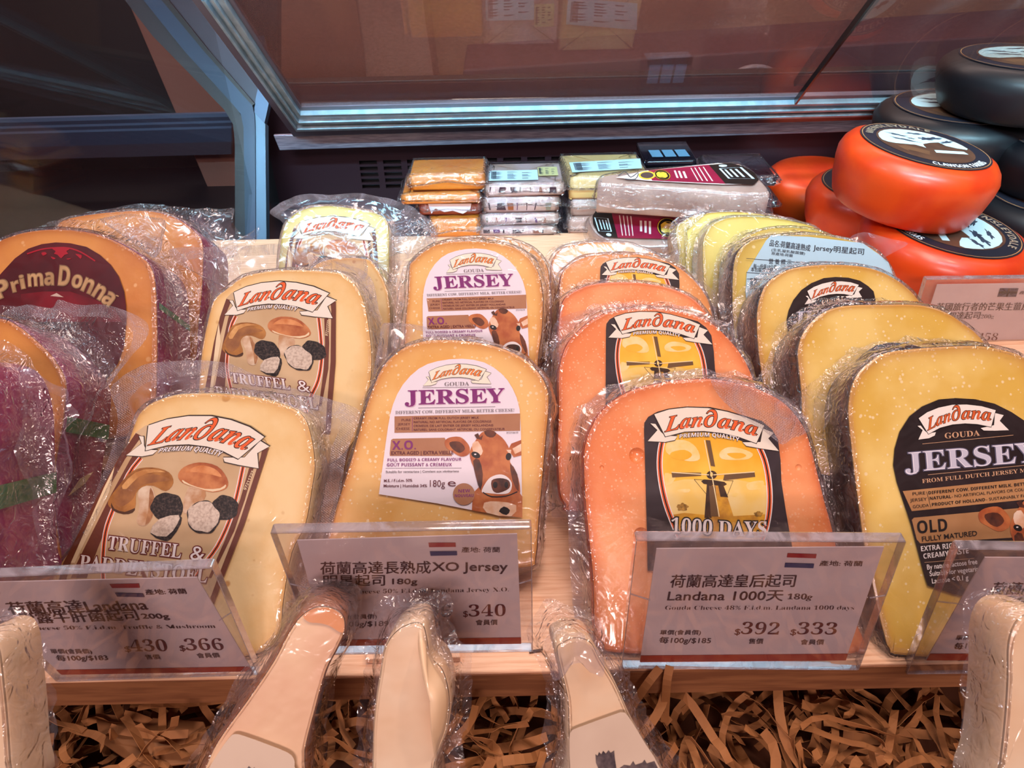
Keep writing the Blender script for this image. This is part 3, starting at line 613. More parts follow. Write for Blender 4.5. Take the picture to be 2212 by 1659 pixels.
def label_xo(th, fr, mp=None):
    z = Z(680, 720, 3.77); out = z((525, 1310), (560, 1050), (600, 760), (640, 580), (720, 420), (850, 290), (1000, 230), (1200, 210), (1380, 240), (1520, 330), (1610, 450), (1668, 620), (1680, 900), (1690, 1500), (1480, 1478), (1000, 1385))
    lb = labelbase(smooth(out[1:-3], 2, False)+out[-3:]+out[:1], fr, ink('#e9e4ee'), th, mp, sm=0); pr = Print(fr, mp)
    banner(pr, BQ['J'], prem=False, outline=ink('#5b5a50'), face=ink('#f0ecd8'), txtc=ink('#e98030'))
    T = lambda s, a, b, h, m, st='sans', **k: pr.text(s, *z(a, b), h, m, 5, st, **k)
    T('GOUDA', (1058, 432), (1258, 428), 8.5, GRY, 'serif', up=(0, -1))
    pr.line(z((880, 446), (1440, 440)), .9, GRY, 3, sm=0); pr.line(z((845, 610), (1470, 600)), .9, GRY, 3, sm=0)
    pr.text('JERSEY', *z((744, 588), (1552, 568)), 32, ink('#d9a8c8'), 4, 'serif', off=.0); pr.text('JERSEY', *z((738, 584), (1546, 564)), 32, PUR, 5, 'serif', off=.008)
    T('DIFFERENT COW, DIFFERENT MILK, BETTER CHEESE!', (660, 660), (1624, 640), 7, GRY, 'serif')
    pr.poly(z((652, 678), (1672, 655), (1672, 795), (652, 812)), KRFT, 2); pr.line(z((798, 682), (796, 800)), 1, PUR, 3, sm=0)
    for s, a, b in (('PURE', (710, 718), (784, 717)), ('JERSEY', (678, 752), (780, 751)), ('CHEESE', (665, 788), (776, 787))): T(s, a, b, 5.2, MAR, '')
    for i, (s, s2, x1, x2) in enumerate((('CREAMY;', 'FROM FULL DUTCH JERSEY MILK', 918, 1338), ('NATURAL;', 'NO ARTIFICIAL FLAVORS OR COLORINGS', 930, 1438), ('CR\u00c9MEUX;', 'DE LAIT ENTIER DE JERSEY HOLLANDAIS', 930, 1454), ('NATUREL;', 'SANS COLORANT ARTIFICIEL OU CONSERVATEUR', 922, 1548))):
        y = 703+i*31; T(s, (808, y), (x1, y-1), 4.8, MAR); T(s2, (x1+10, y-1), (x2, y-6), 4.8, MAR, '', off=.012)
    T('97215610', (1562, 818), (1656, 816), 3.6, GRY)
    pr.poly(z((624, 870), (640, 860), (1060, 852), (1120, 1000), (615, 1000), (612, 980)), KRFT, 2); T('X.O.', (634, 950), (826, 945), 19, PUR)
    T('EXTRA AGED | EXTRA VIEILLE', (626, 990), (1130, 986), 7.5, MAR, '', off=.02)
    T('FULL BODIED & CREAMY FLAVOUR', (596, 1045), (1196, 1038), 6.3, PUR); T('GO\u00dbT PUISSANT & CR\u00c9MEUX', (590, 1085), (1118, 1083), 7, PUR)
    pr.line(z((580, 1100), (1196, 1098)), .8, GRY, 3, sm=0); T('Suitable for vegetarians | Convient aux v\u00e9g\u00e9tariens', (582, 1138), (1174, 1132), 5, GRY, '', off=.02)
    T('M.E. / F.i.d.m. 50%', (568, 1212), (796, 1208), 6, MAR, '', off=.02); T('Moisture | Humidit\u00e9 34%', (565, 1253), (916, 1252), 6, MAR, '', off=.02); T('180g', (940, 1250), (1062, 1250), 15, MAR, ''); T('e', (1084, 1246), (1150, 1246), 17, MAR, '')
    cow(pr, z); c = z((1216, 1310))[0]; pr.ell(c, 23.5, 23.5, KRFT, 6.5, n=32); pr.text('NEW', *z((1172, 1298), (1268, 1294)), 7, PUR, 7.2); pr.text('NOUVEAU', *z((1142, 1335), (1294, 1332)), 6.4, PUR, 7.2)
    pr.finish(lb)
def label_old(th, fr, mp=None):
    z = Z(1700, 740, 3.318); out = z((755, 880), (765, 760), (800, 640), (870, 530), (960, 460), (1080, 410), (1200, 400), (1340, 408), (1480, 440), (1600, 500), (1690, 560), (1760, 660), (1800, 800), (1810, 950), (1800, 1150), (1760, 1400), (1640, 1900), (1180, 1800), (1000, 1740), (975, 1659), (880, 1300), (780, 1000))
    lb = labelbase(out, fr, ink('#1a0f10', '#241618', 60), th, mp, sm=0); pr = Print(fr, mp); old = pr.mp
    banner(pr, BQ['K'], prem=False, face=ink('#f1ece4'), outline=BLACK, txtc=ink('#d4602a'))
    T = lambda s, a, b, h, m, st='sans', **k: pr.text(s, *z(a, b), h, m, 5, st, **k); TN = ink('#c9a07e')
    T('GOUDA', (1120, 690), (1370, 668), 12.5, TN, 'serif'); pr.line(z((960, 728), (1610, 665)), 1, TN, 3, sm=0); pr.line(z((1000, 948), (1780, 872)), 1, TN, 3, sm=0)
    T('JERSEY', (838, 930), (1800, 850), 44, ink('#e6e6f2'), 'serif', halo=ink('#5a5a72'), hoff=.03); pr.text('JERSEY', *z((842, 924), (1796, 846)), 41, ink('#c4c6d8'), 6, 'serif', off=-.014)
    T('FROM FULL DUTCH JERSEY MILK', (958, 1008), (1790, 920), 9, TN, 'serif')
    K2 = ink('#b78a5c', '#ac7e50', 80); pr.poly(z((820, 1065), (1800, 965), (1800, 1115), (885, 1208)), K2, 2); pr.line(z((990, 1068), (1020, 1180)), 1, BLACK, 3, sm=0)
    for s, a, b in (('PURE', (890, 1096), (980, 1088)), ('JERSEY', (872, 1142), (992, 1132)), ('GOUDA', (892, 1188), (1006, 1176))): T(s, a, b, 7, BLACK, '')
    T('DIFFERENT COW, DIFFERENT MILK, BETTER', (1003, 1088), (1740, 1020), 6.6, BLACK); T('NATURAL', (1012, 1128), (1165, 1114), 6.6, BLACK); T('- NO ARTIFICIAL FLAVORS OR COLORINGS', (1170, 1113), (1800, 1052), 6.6, BLACK, '')
    T('PRODUCT OF HOLLAND', (1028, 1172), (1408, 1136), 6.6, BLACK); T('- SUSTAINABLY FARMED', (1415, 1135), (1790, 1098), 6.6, BLACK, '')
    pr.poly(z((885, 1270), (900, 1255), (1720, 1180), (1640, 1395), (945, 1438), (920, 1410)), K2, 2)
    T('OLD', (926, 1368), (1140, 1348), 27, BLACK); T('FULLY MATURED', (958, 1425), (1350, 1382), 11, BLACK, '', off=.01)
    zc = lambda *p: [(1700+(1360+(x-1060)*1.12+(y-880)*-.02)/3.318, 740+(1225+(y-880)*1.12-(x-1060)*.09)/3.318) for x, y in p]
    cow(pr, zc)
    T('EXTRA RICH &', (950, 1495), (1250, 1464), 11, WHITE); T('CREAMY TASTE', (968, 1548), (1290, 1508), 11, WHITE); pr.line(z((975, 1575), (1330, 1545)), 1, TN, 3, sm=0)
    zz = Z(1620, 1120, 3.078)
    for s, a, b in (('By nature lactose free', (1168, 338), (1500, 300)), ('Suitable for vegetarians', (1185, 382), (1540, 345)), ('Lactose < 0.1 g', (1200, 430), (1440, 405))): pr.text(s, *zz(a, b), 11, WHITE, 5, '', off=.015)
    pr.finish(lb)
def label_prima(th, fr, mp=None):
    z = Z(0, 380, 5.183); out = z((-20, 1150), (60, 1060), (180, 930), (330, 820), (480, 770), (640, 750), (800, 760), (980, 800), (1130, 890), (1250, 1000), (1340, 1130), (1400, 1300), (1420, 1450), (1425, 1600), (1400, 1900), (1330, 2100), (1200, 2280), (1000, 2420), (700, 2480), (400, 2430), (150, 2300), (0, 2130), (-120, 1900), (-190, 1500), (-140, 1300))
    lb = labelbase(out, fr, ink('#47040c', '#5a0812', 60), th, mp, sm=0); pr = Print(fr, mp); RD, G1 = ink('#a81026'), ink('#c9a272', '#a8845a', 120)
    pr.line(z((320, 880), (480, 830), (640, 812), (780, 815), (920, 860), (1080, 960)), 3, RD, 3)
    pr.poly(z((600, 815), (800, 815), (760, 850), (780, 880), (740, 890), (700, 930), (660, 890), (620, 880), (640, 850)), RD, 3.4, sm=2)
    for c in (((480, 870), (520, 860), (540, 880), (500, 900)), ((860, 880), (930, 895), (920, 935), (890, 910)), ((585, 910), (640, 930), (610, 940)), ((760, 935), (815, 930), (780, 945))): pr.poly(z(*c), RD, 3.4, sm=2)
    pr.poly(z((250, 1330), (500, 1300), (800, 1300), (1100, 1400), (1300, 1500), (1380, 1640), (250, 1640)), ink('#7c0f1e', '#5a0812', 60), 2, sm=0)
    lt = [('P', (78, 1355), 160, -24, 190), ('r', (205, 1300), 80, -14, 115), ('i', (282, 1268), 42, -11, 150), ('m', (420, 1238), 165, -4, 135), ('a', (568, 1226), 100, 0, 135), ('D', (728, 1232), 120, 6, 215), ('o', (862, 1255), 110, 15, 140), ('n', (972, 1305), 110, 24, 150), ('n', (1088, 1370), 110, 32, 150), ('a', (1185, 1440), 110, 38, 150)]
    for ch, (cx, cy), w, rot, hh in lt:
        a = math.radians(rot); dx, dy = w/2*math.cos(a), w/2*math.sin(a); cap = {'r': .55, 'm': .55, 'a': .55, 'o': .55, 'n': .55, 'i': .75}.get(ch, .72)
        pr.text(ch, *z((cx-dx, cy-dy), (cx+dx, cy+dy)), hh/5.183*.72/cap, G1, 5, 'sans', halo=ink('#8a6a4a'), hoff=.04)
    pr.text('\u2022', *z((1305, 1360), (1340, 1375)), 8, G1, 5)
    pr.poly(z((580, 1350), (650, 1318), (730, 1365)), ink('#c9b0a0'), 4); pr.finish(lb)

def base_frame(px, py, z0, L, yaw=0): return lean(G(px, py, z0), L, yaw)
def yframe(y, z0, L, yaw=0, x=0.0): return lean(np.array([x, y, z0]), L, yaw)
def O_(s): # outlines as 'x,y x,y'
    return [tuple(map(float, p.split(','))) for p in s.split()]
L0 = 45
GT, GJ, GO, GK, GP = 'truffle cheese slabs in bags', 'white-label jersey cheese slabs', 'orange thousand-day cheese slabs', 'old jersey cheese slabs with dark rinds', 'amber cheese slabs in the left row'
FR = {}
def add(key, lab, out, fr, t, cm, rm, grp, **k):
    FR[key] = fr; th = slab(lab, O_(out), fr, t, cm, rm, grp, seed=len(FR), zmin=.0006, **k); FR[key+'t'] = th
    return th
zb = lambda t: t*math.sin(math.radians(L0))+0.0006
# --- amber slabs, far left
t_ = .034
add('PD', 'amber cheese slab with crumpled clear bag, rearmost of the far left row', '112,545 118,500 135,475 202,461 287,454 338,457 388,474 422,501 438,530 436,620 428,700 415,790 340,800 120,800 100,700', yframe(.345, zb(t_), L0, -6, -.2), t_, CP_, RP, GP, margin=.012)
th = add('PC', 'amber cheese slab with dark red round label in gold lettering, left edge', '-60,560 -20,530 17,511 67,498 135,494 203,503 253,521 294,545 321,569 334,603 338,670 339,771 333,880 300,940 0,960 -70,940 -85,760', yframe(.287, zb(t_), L0, -8, -.22), t_, CP_, RP, GP, margin=.012); label_prima(th, FR['PC'])
add('PB', 'plain amber cheese slab with purple rind and green band beside the truffle slab', '-190,780 -160,720 -90,690 0,687 37,702 75,732 112,769 138,814 141,852 134,919 120,994 114,1068 121,1143 128,1235 60,1275 -180,1280 -200,1000', base_frame(120, 1240, zb(t_), L0, -8), t_, CP_, RP, GP, margin=.011)
add('PA', 'amber cheese slab cut by the left edge, only its purple side shows', '-330,900 -280,820 -180,780 -80,790 -40,830 -22,900 -18,1000 -20,1100 -14,1215 -25,1290 -300,1300 -340,1100', yframe(.160, zb(t_), 36, -8, -.2), t_, CP_, RP, GP, margin=.008)
# --- truffle slabs
t_ = .022
th = add('T1', 'cream truffle and mushroom cheese slab tilted right, frontmost of its row', '130,1216 195,1134 257,1004 289,916 302,890 328,869 374,853 420,849 478,849 559,858 625,877 657,900 673,942 681,1004 675,1053 660,1134 631,1194 612,1300 604,1368 560,1412 450,1424 200,1402 100,1370 90,1310', base_frame(380, 1405, .003, L0, 0), t_, CT, RT, GT, margin=.004); label_truffle(th, FR['T1'])
T1q = [(325, 919.5), (571, 945.6), (488, 1097), (242, 1085.5)]
th = add('T2', 'cream truffle and mushroom cheese slab standing second in its row', '427,850 435,758 449,687 462,646 489,623 516,602 547,590 608,582 675,583 730,588 757,603 773,621 786,650 795,690 803,760 800,830 780,900 760,960 690,1010 520,1010 430,970 420,900', yframe(.262, zb(t_), L0, 0), t_, CT, RT, GT, margin=.004); label_truffle(th, FR['T2'], homog(T1q, [(508, 633), (710.7, 636), (680, 758), (486, 754.5)]))
CT2 = mat('truffle_cheese_far', '#dcd690', .42, edge='#bdb055', c2='#d2c67e', scale=45, coat=.35, bump=.15, bscale=220, flecks='#8d8a52', fthr=.05, fscale=130)
add('T3', 'pale truffle cheese slab mostly hidden, third in its row', '640,700 650,620 665,585 700,562 745,556 789,558 806,568 826,599 837,626 842,657 843,700 830,800 800,830 650,830 632,760', yframe(.318, zb(t_), L0, 0), t_, CT, RT, GT, margin=.004)
th = add('T4', 'pale truffle cheese slab under a lifted bag hem, rearmost of its row', '600,600 603,550 609,503 621,476 642,458 673,447 716,444 765,450 806,458 832,472 841,503 841,554 837,610 800,660 640,660 605,640', yframe(.372, zb(t_), L0, 0), t_, CT2, RT, GT, margin=.004); label_truffle(th, FR['T4'], homog(T1q, [(648, 484.5), (798.7, 486.6), (783, 568), (637, 566)]))
# --- jersey xo
t_ = .024
th = add('J1', 'golden cheese slab with white purple-lettered label, front of its row', '712,1135 735,1065 760,985 786,892 805,837 828,789 866,754 905,738 945,733 1012,736 1078,749 1131,773 1165,805 1183,839 1186,879 1179,959 1171,1052 1165,1118 1158,1205 1140,1226 1000,1236 820,1238 720,1232 704,1190', base_frame(980, 1222, zb(t_), L0, 0), t_, CJ, RJ, GJ, margin=.003); label_xo(th, FR['J1'])
th = add('J2', 'golden cheese slab with white purple-lettered label, second in its row', '868,800 873,731 875,693 880,644 882,600 884,572 894,560 909,546 933,531 957,523 1005,519 1053,522 1102,530 1138,550 1162,584 1171,620 1174,657 1171,717 1164,765 1160,820 1140,880 1080,895 900,895 866,870', yframe(.292, zb(t_), L0, 0), t_, CJ, RJ, GJ, margin=.005); label_xo(th, FR['J2'], homog([(876.3, 873.8), (1091, 839.4), (1125.6, 980), (844.5, 948.6)], [(937.7, 624), (1108.9, 592.8), (1140, 705), (920.8, 684.4)]))
add('J3', 'golden cheese slab almost hidden behind the white-label slabs', '905,640 915,560 935,530 980,516 1040,512 1100,517 1150,536 1180,570 1188,620 1185,720 1160,790 930,790 905,720', yframe(.332, zb(t_), L0, 0), t_, CJ, RJ, GJ, margin=.005)
# --- orange
t_ = .026
th = add('O1', 'large orange cheese slab with windmill label, front of its row', '1262,1060 1260,994 1263,960 1275,925 1297,889 1333,858 1372,839 1422,827 1477,819 1533,817 1588,825 1644,842 1691,867 1721,897 1743,933 1757,980 1771,1036 1785,1091 1797,1133 1822,1240 1850,1340 1868,1400 1800,1418 1600,1422 1350,1412 1300,1402 1284,1373 1280,1250 1270,1152', base_frame(1500, 1405, .003, L0, 0), t_, CO, RO, GO, margin=.006, edge_noise=.0024); label_mill(th, FR['O1'])
def dimples(key, spots):
    ob = [c_ for c_ in FR[key+'t'].children if c_.name.startswith('cheese')][0]; f_ = FR[key]; L_ = Vector(FR[key+'t'].location); tmp = []
    for x, y, r in spots:
        bmx = bmesh.new(); bmesh.ops.create_icosphere(bmx, subdivisions=3, radius=r); me = bpy.data.meshes.new('d'); bmx.to_mesh(me); bmx.free()
        o2 = bpy.data.objects.new('d', me); COL.objects.link(o2); o2.location = Vector(f_.px(x, y))+Vector(f_.n)*r*.55; tmp.append(o2)
        md = ob.modifiers.new('b', 'BOOLEAN'); md.operation = 'DIFFERENCE'; md.object = o2; md.solver = 'EXACT'
    bpy.context.view_layer.update(); me = bpy.data.meshes.new_from_object(ob.evaluated_get(bpy.context.evaluated_depsgraph_get()))
    ob.modifiers.clear(); ob.data = me
    for o2 in tmp: bpy.data.objects.remove(o2)
dimples('O1', [(1376, 984, .0042), (1385, 1156, .0040), (1725, 1010, .0018), (1300, 1010, .0012)])
O1q = [(1413.5, 895.6), (1647.7, 920.6), (1685, 1030), (1394, 1030)]
th = add('O2', 'orange cheese slab with windmill label, second in its row', '1204,960 1206,900 1206,814 1212,773 1226,739 1251,712 1279,689 1317,673 1376,666 1431,667 1487,676 1534,695 1570,726 1598,759 1617,792 1631,828 1650,900 1662,1000 1655,1090 1600,1110 1450,1112 1240,1105 1222,1090 1208,1060', base_frame(1420, 1100, zb(t_), L0, 0), t_, CO, RO, GO, margin=.007, edge_noise=.0024); label_mill(th, FR['O2'], homog(O1q, [(1327, 686.7), (1510, 703.4), (1542, 789), (1308.6, 789.3)]))
add('O3', 'plain orange cheese slab whose arched top shows third in its row', '1205,740 1208,680 1218,645 1243,626 1279,613 1334,608 1390,610 1445,620 1487,637 1515,660 1540,700 1555,770 1550,860 1500,885 1240,880 1210,850', yframe(.302, zb(t_), L0, 0), t_, CO, RO, GO, margin=.006)
th = add('O4', 'lighter orange cheese slab with only its label ribbon showing, fourth in its row', '1207,660 1209,612 1213,590 1229,573 1259,556 1306,549 1376,549 1417,556 1459,572 1487,592 1512,618 1535,660 1545,740 1530,800 1490,815 1230,812 1210,740', yframe(.344, zb(t_), L0, 0), t_, CO2, RO, GO, margin=.006); label_mill(th, FR['O4'], homog([(1413.5, 895.6), (1647.7, 920.6), (1684, 975), (1391, 983)], [(1309, 567.5), (1446, 576), (1468, 606), (1295, 609)]))
add('O5', 'lighter orange cheese slab, rearmost arch of its row', '1191,640 1190,590 1193,562 1212,537 1251,526 1306,522 1362,527 1403,542 1435,560 1465,600 1478,680 1460,745 1215,745 1193,700', yframe(.386, zb(t_), L0, 0), t_, CO2, RO, GO, margin=.007)
# --- old jersey
t_ = .030
th = add('K1', 'big yellow cheese slab with black arched label, front right', '1880,1240 1864,1160 1856,1102 1848,1041 1839,966 1832,891 1835,855 1842,827 1857,800 1881,779 1911,761 1971,752 2062,746 2122,746 2170,755 2212,771 2262,812 2300,880 2325,1000 2318,1200 2290,1400 2240,1430 1960,1418 1922,1402 1909,1367 1896,1315', base_frame(2050, 1405, .003, L0, 3), t_, CK, RK, GK, margin=.006, edge_noise=.002); label_old(th, FR['K1'])
K1q = [(1981.8, 904), (2146, 887.7), (1927.5, 1002), (2061.7, 860.6)]
th = add('K2', 'yellow cheese slab with black label hidden low, second from front on the right', '1733,900 1731,850 1726,800 1723,759 1731,726 1745,703 1764,684 1792,667 1834,658 1917,656 1972,656 2014,662 2050,676 2083,698 2111,720 2135,752 2165,830 2175,920 2160,1010 2100,1035 1800,1030 1745,990', yframe(.246, zb(t_), L0, 5, .27), t_, CK, RK, GK, margin=.006, edge_noise=.002); label_old(th, FR['K2'], homog(K1q, [(1853, 790), (1990, 776), (1808, 872), (1919.7, 741)]))
th = add('K3', 'yellow cheese slab with black arched label, third from front on the right', '1652,880 1648,828 1640,773 1635,717 1635,676 1642,640 1656,612 1681,592 1709,579 1751,572 1806,570 1861,574 1903,585 1939,604 1967,626 1983,645 2000,672 2022,740 2025,820 2000,880 1700,895 1665,890', yframe(.296, zb(t_), L0, 5, .25), t_, CK, RK, GK, margin=.006, edge_noise=.002); label_old(th, FR['K3'], homog(K1q, [(1742.3, 630), (1851.8, 617.4), (1698, 689.5), (1803, 599.4)]))
CK2 = mat('old_cheese_far', '#d9c765', .42, edge='#b89a34', c2='#ccb552', scale=28, coat=.4, bump=.12, bscale=200, flecks='#ece6ae', fthr=.11, fscale=160)
th = add('K4', 'cheese slab turned to show its white printed back label, coloured blue as under cool light, right row', '1584,690 1582,620 1586,565 1600,535 1630,516 1690,508 1760,506 1830,516 1880,533 1912,560 1932,600 1942,660 1940,740 1910,780 1640,780 1595,750', yframe(.338, zb(.024), L0, 5, .24), .024, CK2, RK, GK, margin=.006)
fr = FR['K4']
z = Z(1612, 440, 3.607); out = z((-10, 690), (0, 540), (30, 490), (150, 290), (190, 250), (480, 262), (900, 310), (1030, 400), (1100, 460), (1145, 570), (1160, 700), (900, 1000), (100, 1000), (0, 800))
lb = labelbase(out, fr, ink('#b2dcf0'), th, None, sm=0); pr = Print(fr); DB = ink('#26303f')  # white label; the cool case light is put into its blue colour
for s, a, b, h in (('\u54c1\u540d:\u8377\u862d\u9ad8\u9054\u719f\u6210', (175, 330), (490, 372), 11), ('Jersey\u660e\u661f\u8d77\u53f8', (515, 365), (908, 400), 11), ('(\u751f\u4e73\u51dd\u4e73\u9178\u83cc\u9e7d)', (190, 372), (450, 402), 5), ('\u539f\u7522\u5730:\u8377\u862d', (190, 400), (355, 420), 5), ('\u71df \u990a \u6a19 \u793a', (170, 470), (345, 478), 9), ('\u6bcf\u4e00\u4efd\u91cf10\u516c\u514b', (50, 505), (230, 515), 8), ('\u672c\u5305\u88dd\u542b18\u4efd', (30, 530), (200, 540), 8), ('\u71b1\u91cf', (25, 612), (78, 612), 7), ('\u86cb\u767d\u8cea', (25, 640), (100, 640), 7), ('\u8102\u80aa', (25, 668), (78, 668), 7)):
    pr.text(s, *z(a, b), h, DB, 3, '', off=.012)
for a, b in (((-5, 432), (525, 470)), ((-5, 540), (215, 556)), ((0, 590), (200, 594)), ((525, 462), (520, 490))): pr.line(z(a, b), 1.1, DB, 3, sm=0)
pr.finish(lb)
add('K5', 'pale yellow cheese slab behind the printed back label', '1580,700 1577,620 1578,565 1584,537 1606,515 1639,498 1681,491 1740,493 1790,506 1822,530 1842,580 1848,660 1820,715 1610,715', yframe(.376, zb(.022), L0, 5, .24), .022, CK2, RK, GK, margin=.005)
add('K6', 'pale yellow cheese slab second from the back of the right row', '1524,640 1519,595 1517,537 1523,504 1542,482 1573,470 1611,467 1667,470 1722,479 1768,495 1795,540 1800,620 1780,665 1550,665', yframe(.412, zb(.022), L0, 5, .24), .022, CK2, RT, GK, margin=.006)
add('K7', 'pale yellow cheese slab, rearmost arch of the right row', '1472,600 1466,545 1459,495 1473,479 1500,465 1542,458 1597,457 1653,463 1702,474 1735,505 1748,570 1735,620 1500,620', yframe(.450, zb(.022), L0, 5, .24), .022, CK2, RT, GK, margin=.006)

# ================================================================== loose bag film standing off the slabs
def bag(key, name, pts, off, m, wave=.003, freq=40, seal=None, seed=1):
    o = sheet(name, O_(pts), FR[key], m, FR[key+'t'], off, wave, freq, seed, seal=seal); return o
bag('T1', 'bag_back', '208,838 226,812 244,796 275,781 315,773 365,768 413,766 478,776 543,806 600,824 641,835 710,858 760,876 771,900 752,945 738,990 726,1060 708,1134 690,1190 672,1250 650,1310 610,1395 560,1432 300,1440 90,1410 70,1330 110,1200 190,1010 225,900', -.012, F_FLAP, .004, 35, F_SEAL, 1)
bag('T2', 'bag_back', '341,526 380,517 422,516 480,513 540,514 585,514 621,523 652,532 690,545 740,560 775,572 800,600 812,660 816,720 812,800 800,880 780,980 700,1040 520,1040 420,960 408,820 430,720 442,640 410,580 360,552', -.010, F_FLAP, .004, 35, F_SEAL, 2)
bag('T2', 'bag_corner', '652,534 690,548 730,566 762,580 782,600 792,578 786,550 775,534 760,518 744,506 718,494 724,512 728,535 722,548 700,548', -.004, F_FLAP, .003, 60, F_SEAL, 3)
bag('T3', 'bag_back', '640,590 700,553 745,551 785,553 850,553 915,550 900,580 884,602 870,660 858,720 846,780 820,850 660,850 620,760', -.008, F_LOOSE, .006, 60, F_FLAP, 4)
bag('T4', 'bag_back', '574,451 590,434 611,417 642,407 700,407 765,411 810,414 848,419 888,437 908,455 935,480 944,505 918,540 870,556 850,600 830,680 640,690 596,640 598,540 611,482', -.008, F_FLAP, .005, 50, F_SEAL, 5)
bag('T4', 'bag_fold', '838,470 870,458 905,460 940,482 946,508 905,545 866,556 843,552 840,510', .001, F_LOOSE, .008, 90, None, 6)
bag('J1', 'bag_corner', '820,696 840,690 870,690 909,697 945,709 1002,732 960,738 900,748 862,766 835,795 812,840 790,905 782,880 800,800 812,745', -.006, F_FLAP, .003, 60, F_SEAL, 7)
bag('J1', 'bag_edge', '1130,760 1168,785 1192,835 1196,900 1190,1000 1186,1100 1172,1200 1150,1215 1160,1100 1172,960 1180,860 1160,810', -.012, F_LOOSE, .003, 80, None, 27)
bag('J2', 'bag_edge', '884,560 868,575 858,612 850,660 846,720 852,780 870,790 880,740 882,650 896,590', -.006, F_LOOSE, .005, 80, F_SEAL, 8)
bag('J2', 'bag_back', '905,548 930,520 980,500 1040,502 1100,512 1150,524 1178,548 1190,590 1192,650 1186,740 1176,820 1150,880 1000,890 900,880', -.016, F_LOOSE, .004, 60, None, 28)
bag('O1', 'bag_corner', '1532,822 1560,818 1600,826 1650,840 1700,866 1730,895 1750,925 1730,940 1706,948 1684,962 1664,948 1640,930 1612,912 1585,893 1562,872 1545,852', .0032, F_SEAL, .0016, 60, None, 9)
bag('O1', 'bag_back', '1240,1000 1238,950 1252,905 1262,880 1280,856 1320,830 1370,812 1430,798 1500,790 1550,788 1590,806 1650,828 1710,856 1752,905 1785,980 1806,1060 1830,1160 1860,1280 1890,1400 1880,1420 1500,1440 1290,1422 1250,1360 1236,1240 1232,1120', -.013, F_LOOSE, .005, 45, F_FLAP, 10)
bag('O2', 'bag_back', '1196,800 1192,730 1200,690 1230,664 1290,650 1350,640 1420,640 1500,648 1560,680 1610,730 1640,790 1655,860 1670,1000 1640,1120 1240,1120 1196,1080', -.013, F_LOOSE, .006, 45, F_FLAP, 11)
bag('O4', 'bag_corner', '1478,590 1505,600 1528,612 1552,640 1548,668 1520,690 1492,676 1470,640', -.003, F_FLAP, .003, 50, None, 12)
bag('O5', 'bag_back', '1180,640 1182,570 1196,535 1225,518 1300,512 1370,514 1450,540 1478,525 1470,570 1490,620 1480,720 1200,740', -.01, F_LOOSE, .005, 50, F_FLAP, 13)
bag('K1', 'bag_edge', '1720,885 1730,862 1765,832 1800,805 1850,782 1895,760 1870,785 1846,812 1832,850 1826,900 1834,985 1848,1090 1860,1180 1850,1210 1810,1120 1780,1040 1752,960', -.018, F_LOOSE, .006, 60, None, 14)
bag('K2', 'bag_edge', '1655,850 1664,812 1690,770 1705,735 1730,700 1775,668 1740,704 1722,748 1724,800 1730,860 1738,940 1720,960 1690,910', -.018, F_LOOSE, .006, 60, None, 15)
bag('K3', 'bag_edge', '1590,660 1604,636 1640,605 1660,598 1640,630 1632,680 1634,740 1642,800 1650,860 1630,850 1608,780 1596,720', -.018, F_LOOSE, .006, 60, None, 16)
bag('K4', 'bag_corner', '1838,512 1868,500 1905,507 1935,515 1965,524 1940,540 1918,552 1903,566 1885,548 1860,530', -.002, F_FLAP, .0015, 50, None, 17)
bag('K4', 'bag_back', '1572,680 1568,600 1580,540 1610,505 1680,486 1760,492 1850,500 1900,530 1940,575 1955,650 1930,760 1620,770', -.012, F_LOOSE, .006, 50, F_FLAP, 18)
bag('K6', 'bag_back', '1508,600 1508,530 1520,490 1560,458 1640,455 1720,462 1780,482 1812,530 1820,620 1780,670 1540,670', -.01, F_LOOSE, .006, 50, F_FLAP, 19)
bag('K7', 'bag_edge', '1455,560 1446,495 1465,466 1500,452 1540,450 1500,470 1476,490 1474,540 1484,590', .002, F_LOOSE, .005, 60, None, 20)
bag('PB', 'bag_back', '-80,700 0,648 40,646 67,648 80,630 112,638 157,643 205,648 254,664 279,684 277,721 254,762 232,796 209,826 180,836 168,850 160,880 150,919 143,994 144,1106 133,1190 100,1230 -60,1240 -140,960', -.012, F_LOOSE, .006, 40, F_SEAL, 21)
bag('PA', 'bag_edge', '-30,800 20,808 60,828 90,842 96,870 112,900 92,930 88,970 74,1030 62,1100 46,1190 36,1225 -10,1230 -14,1080 -20,930', -.016, F_LOOSE, .007, 50, F_FLAP, 22)
bag('PC', 'bag_corner', '196,462 240,452 280,450 315,455 338,464 344,500 342,535 326,554 300,536 262,508 228,486', -.006, F_FLAP, .004, 50, F_SEAL, 23)
bag('PC', 'bag_edge', '330,560 356,580 372,620 368,660 350,700 338,760 330,800 322,760 336,690 338,620', -.01, F_LOOSE, .005, 70, None, 24)
bag('PC', 'bag_back', '-20,560 -10,500 30,480 90,474 150,470 230,480 300,510 350,560 372,620 366,700 350,790 280,860 40,880 -60,800', -.02, F_LOOSE, .005, 60, None, 29)
bag('PD', 'bag_back', '331,450 370,445 405,440 445,436 479,431 487,438 486,467 494,482 503,491 520,480 538,468 534,486 525,502 505,520 490,538 460,556 435,580 430,640 420,740 340,760 330,600', -.012, F_FLAP, .007, 55, F_LOOSE, 25)
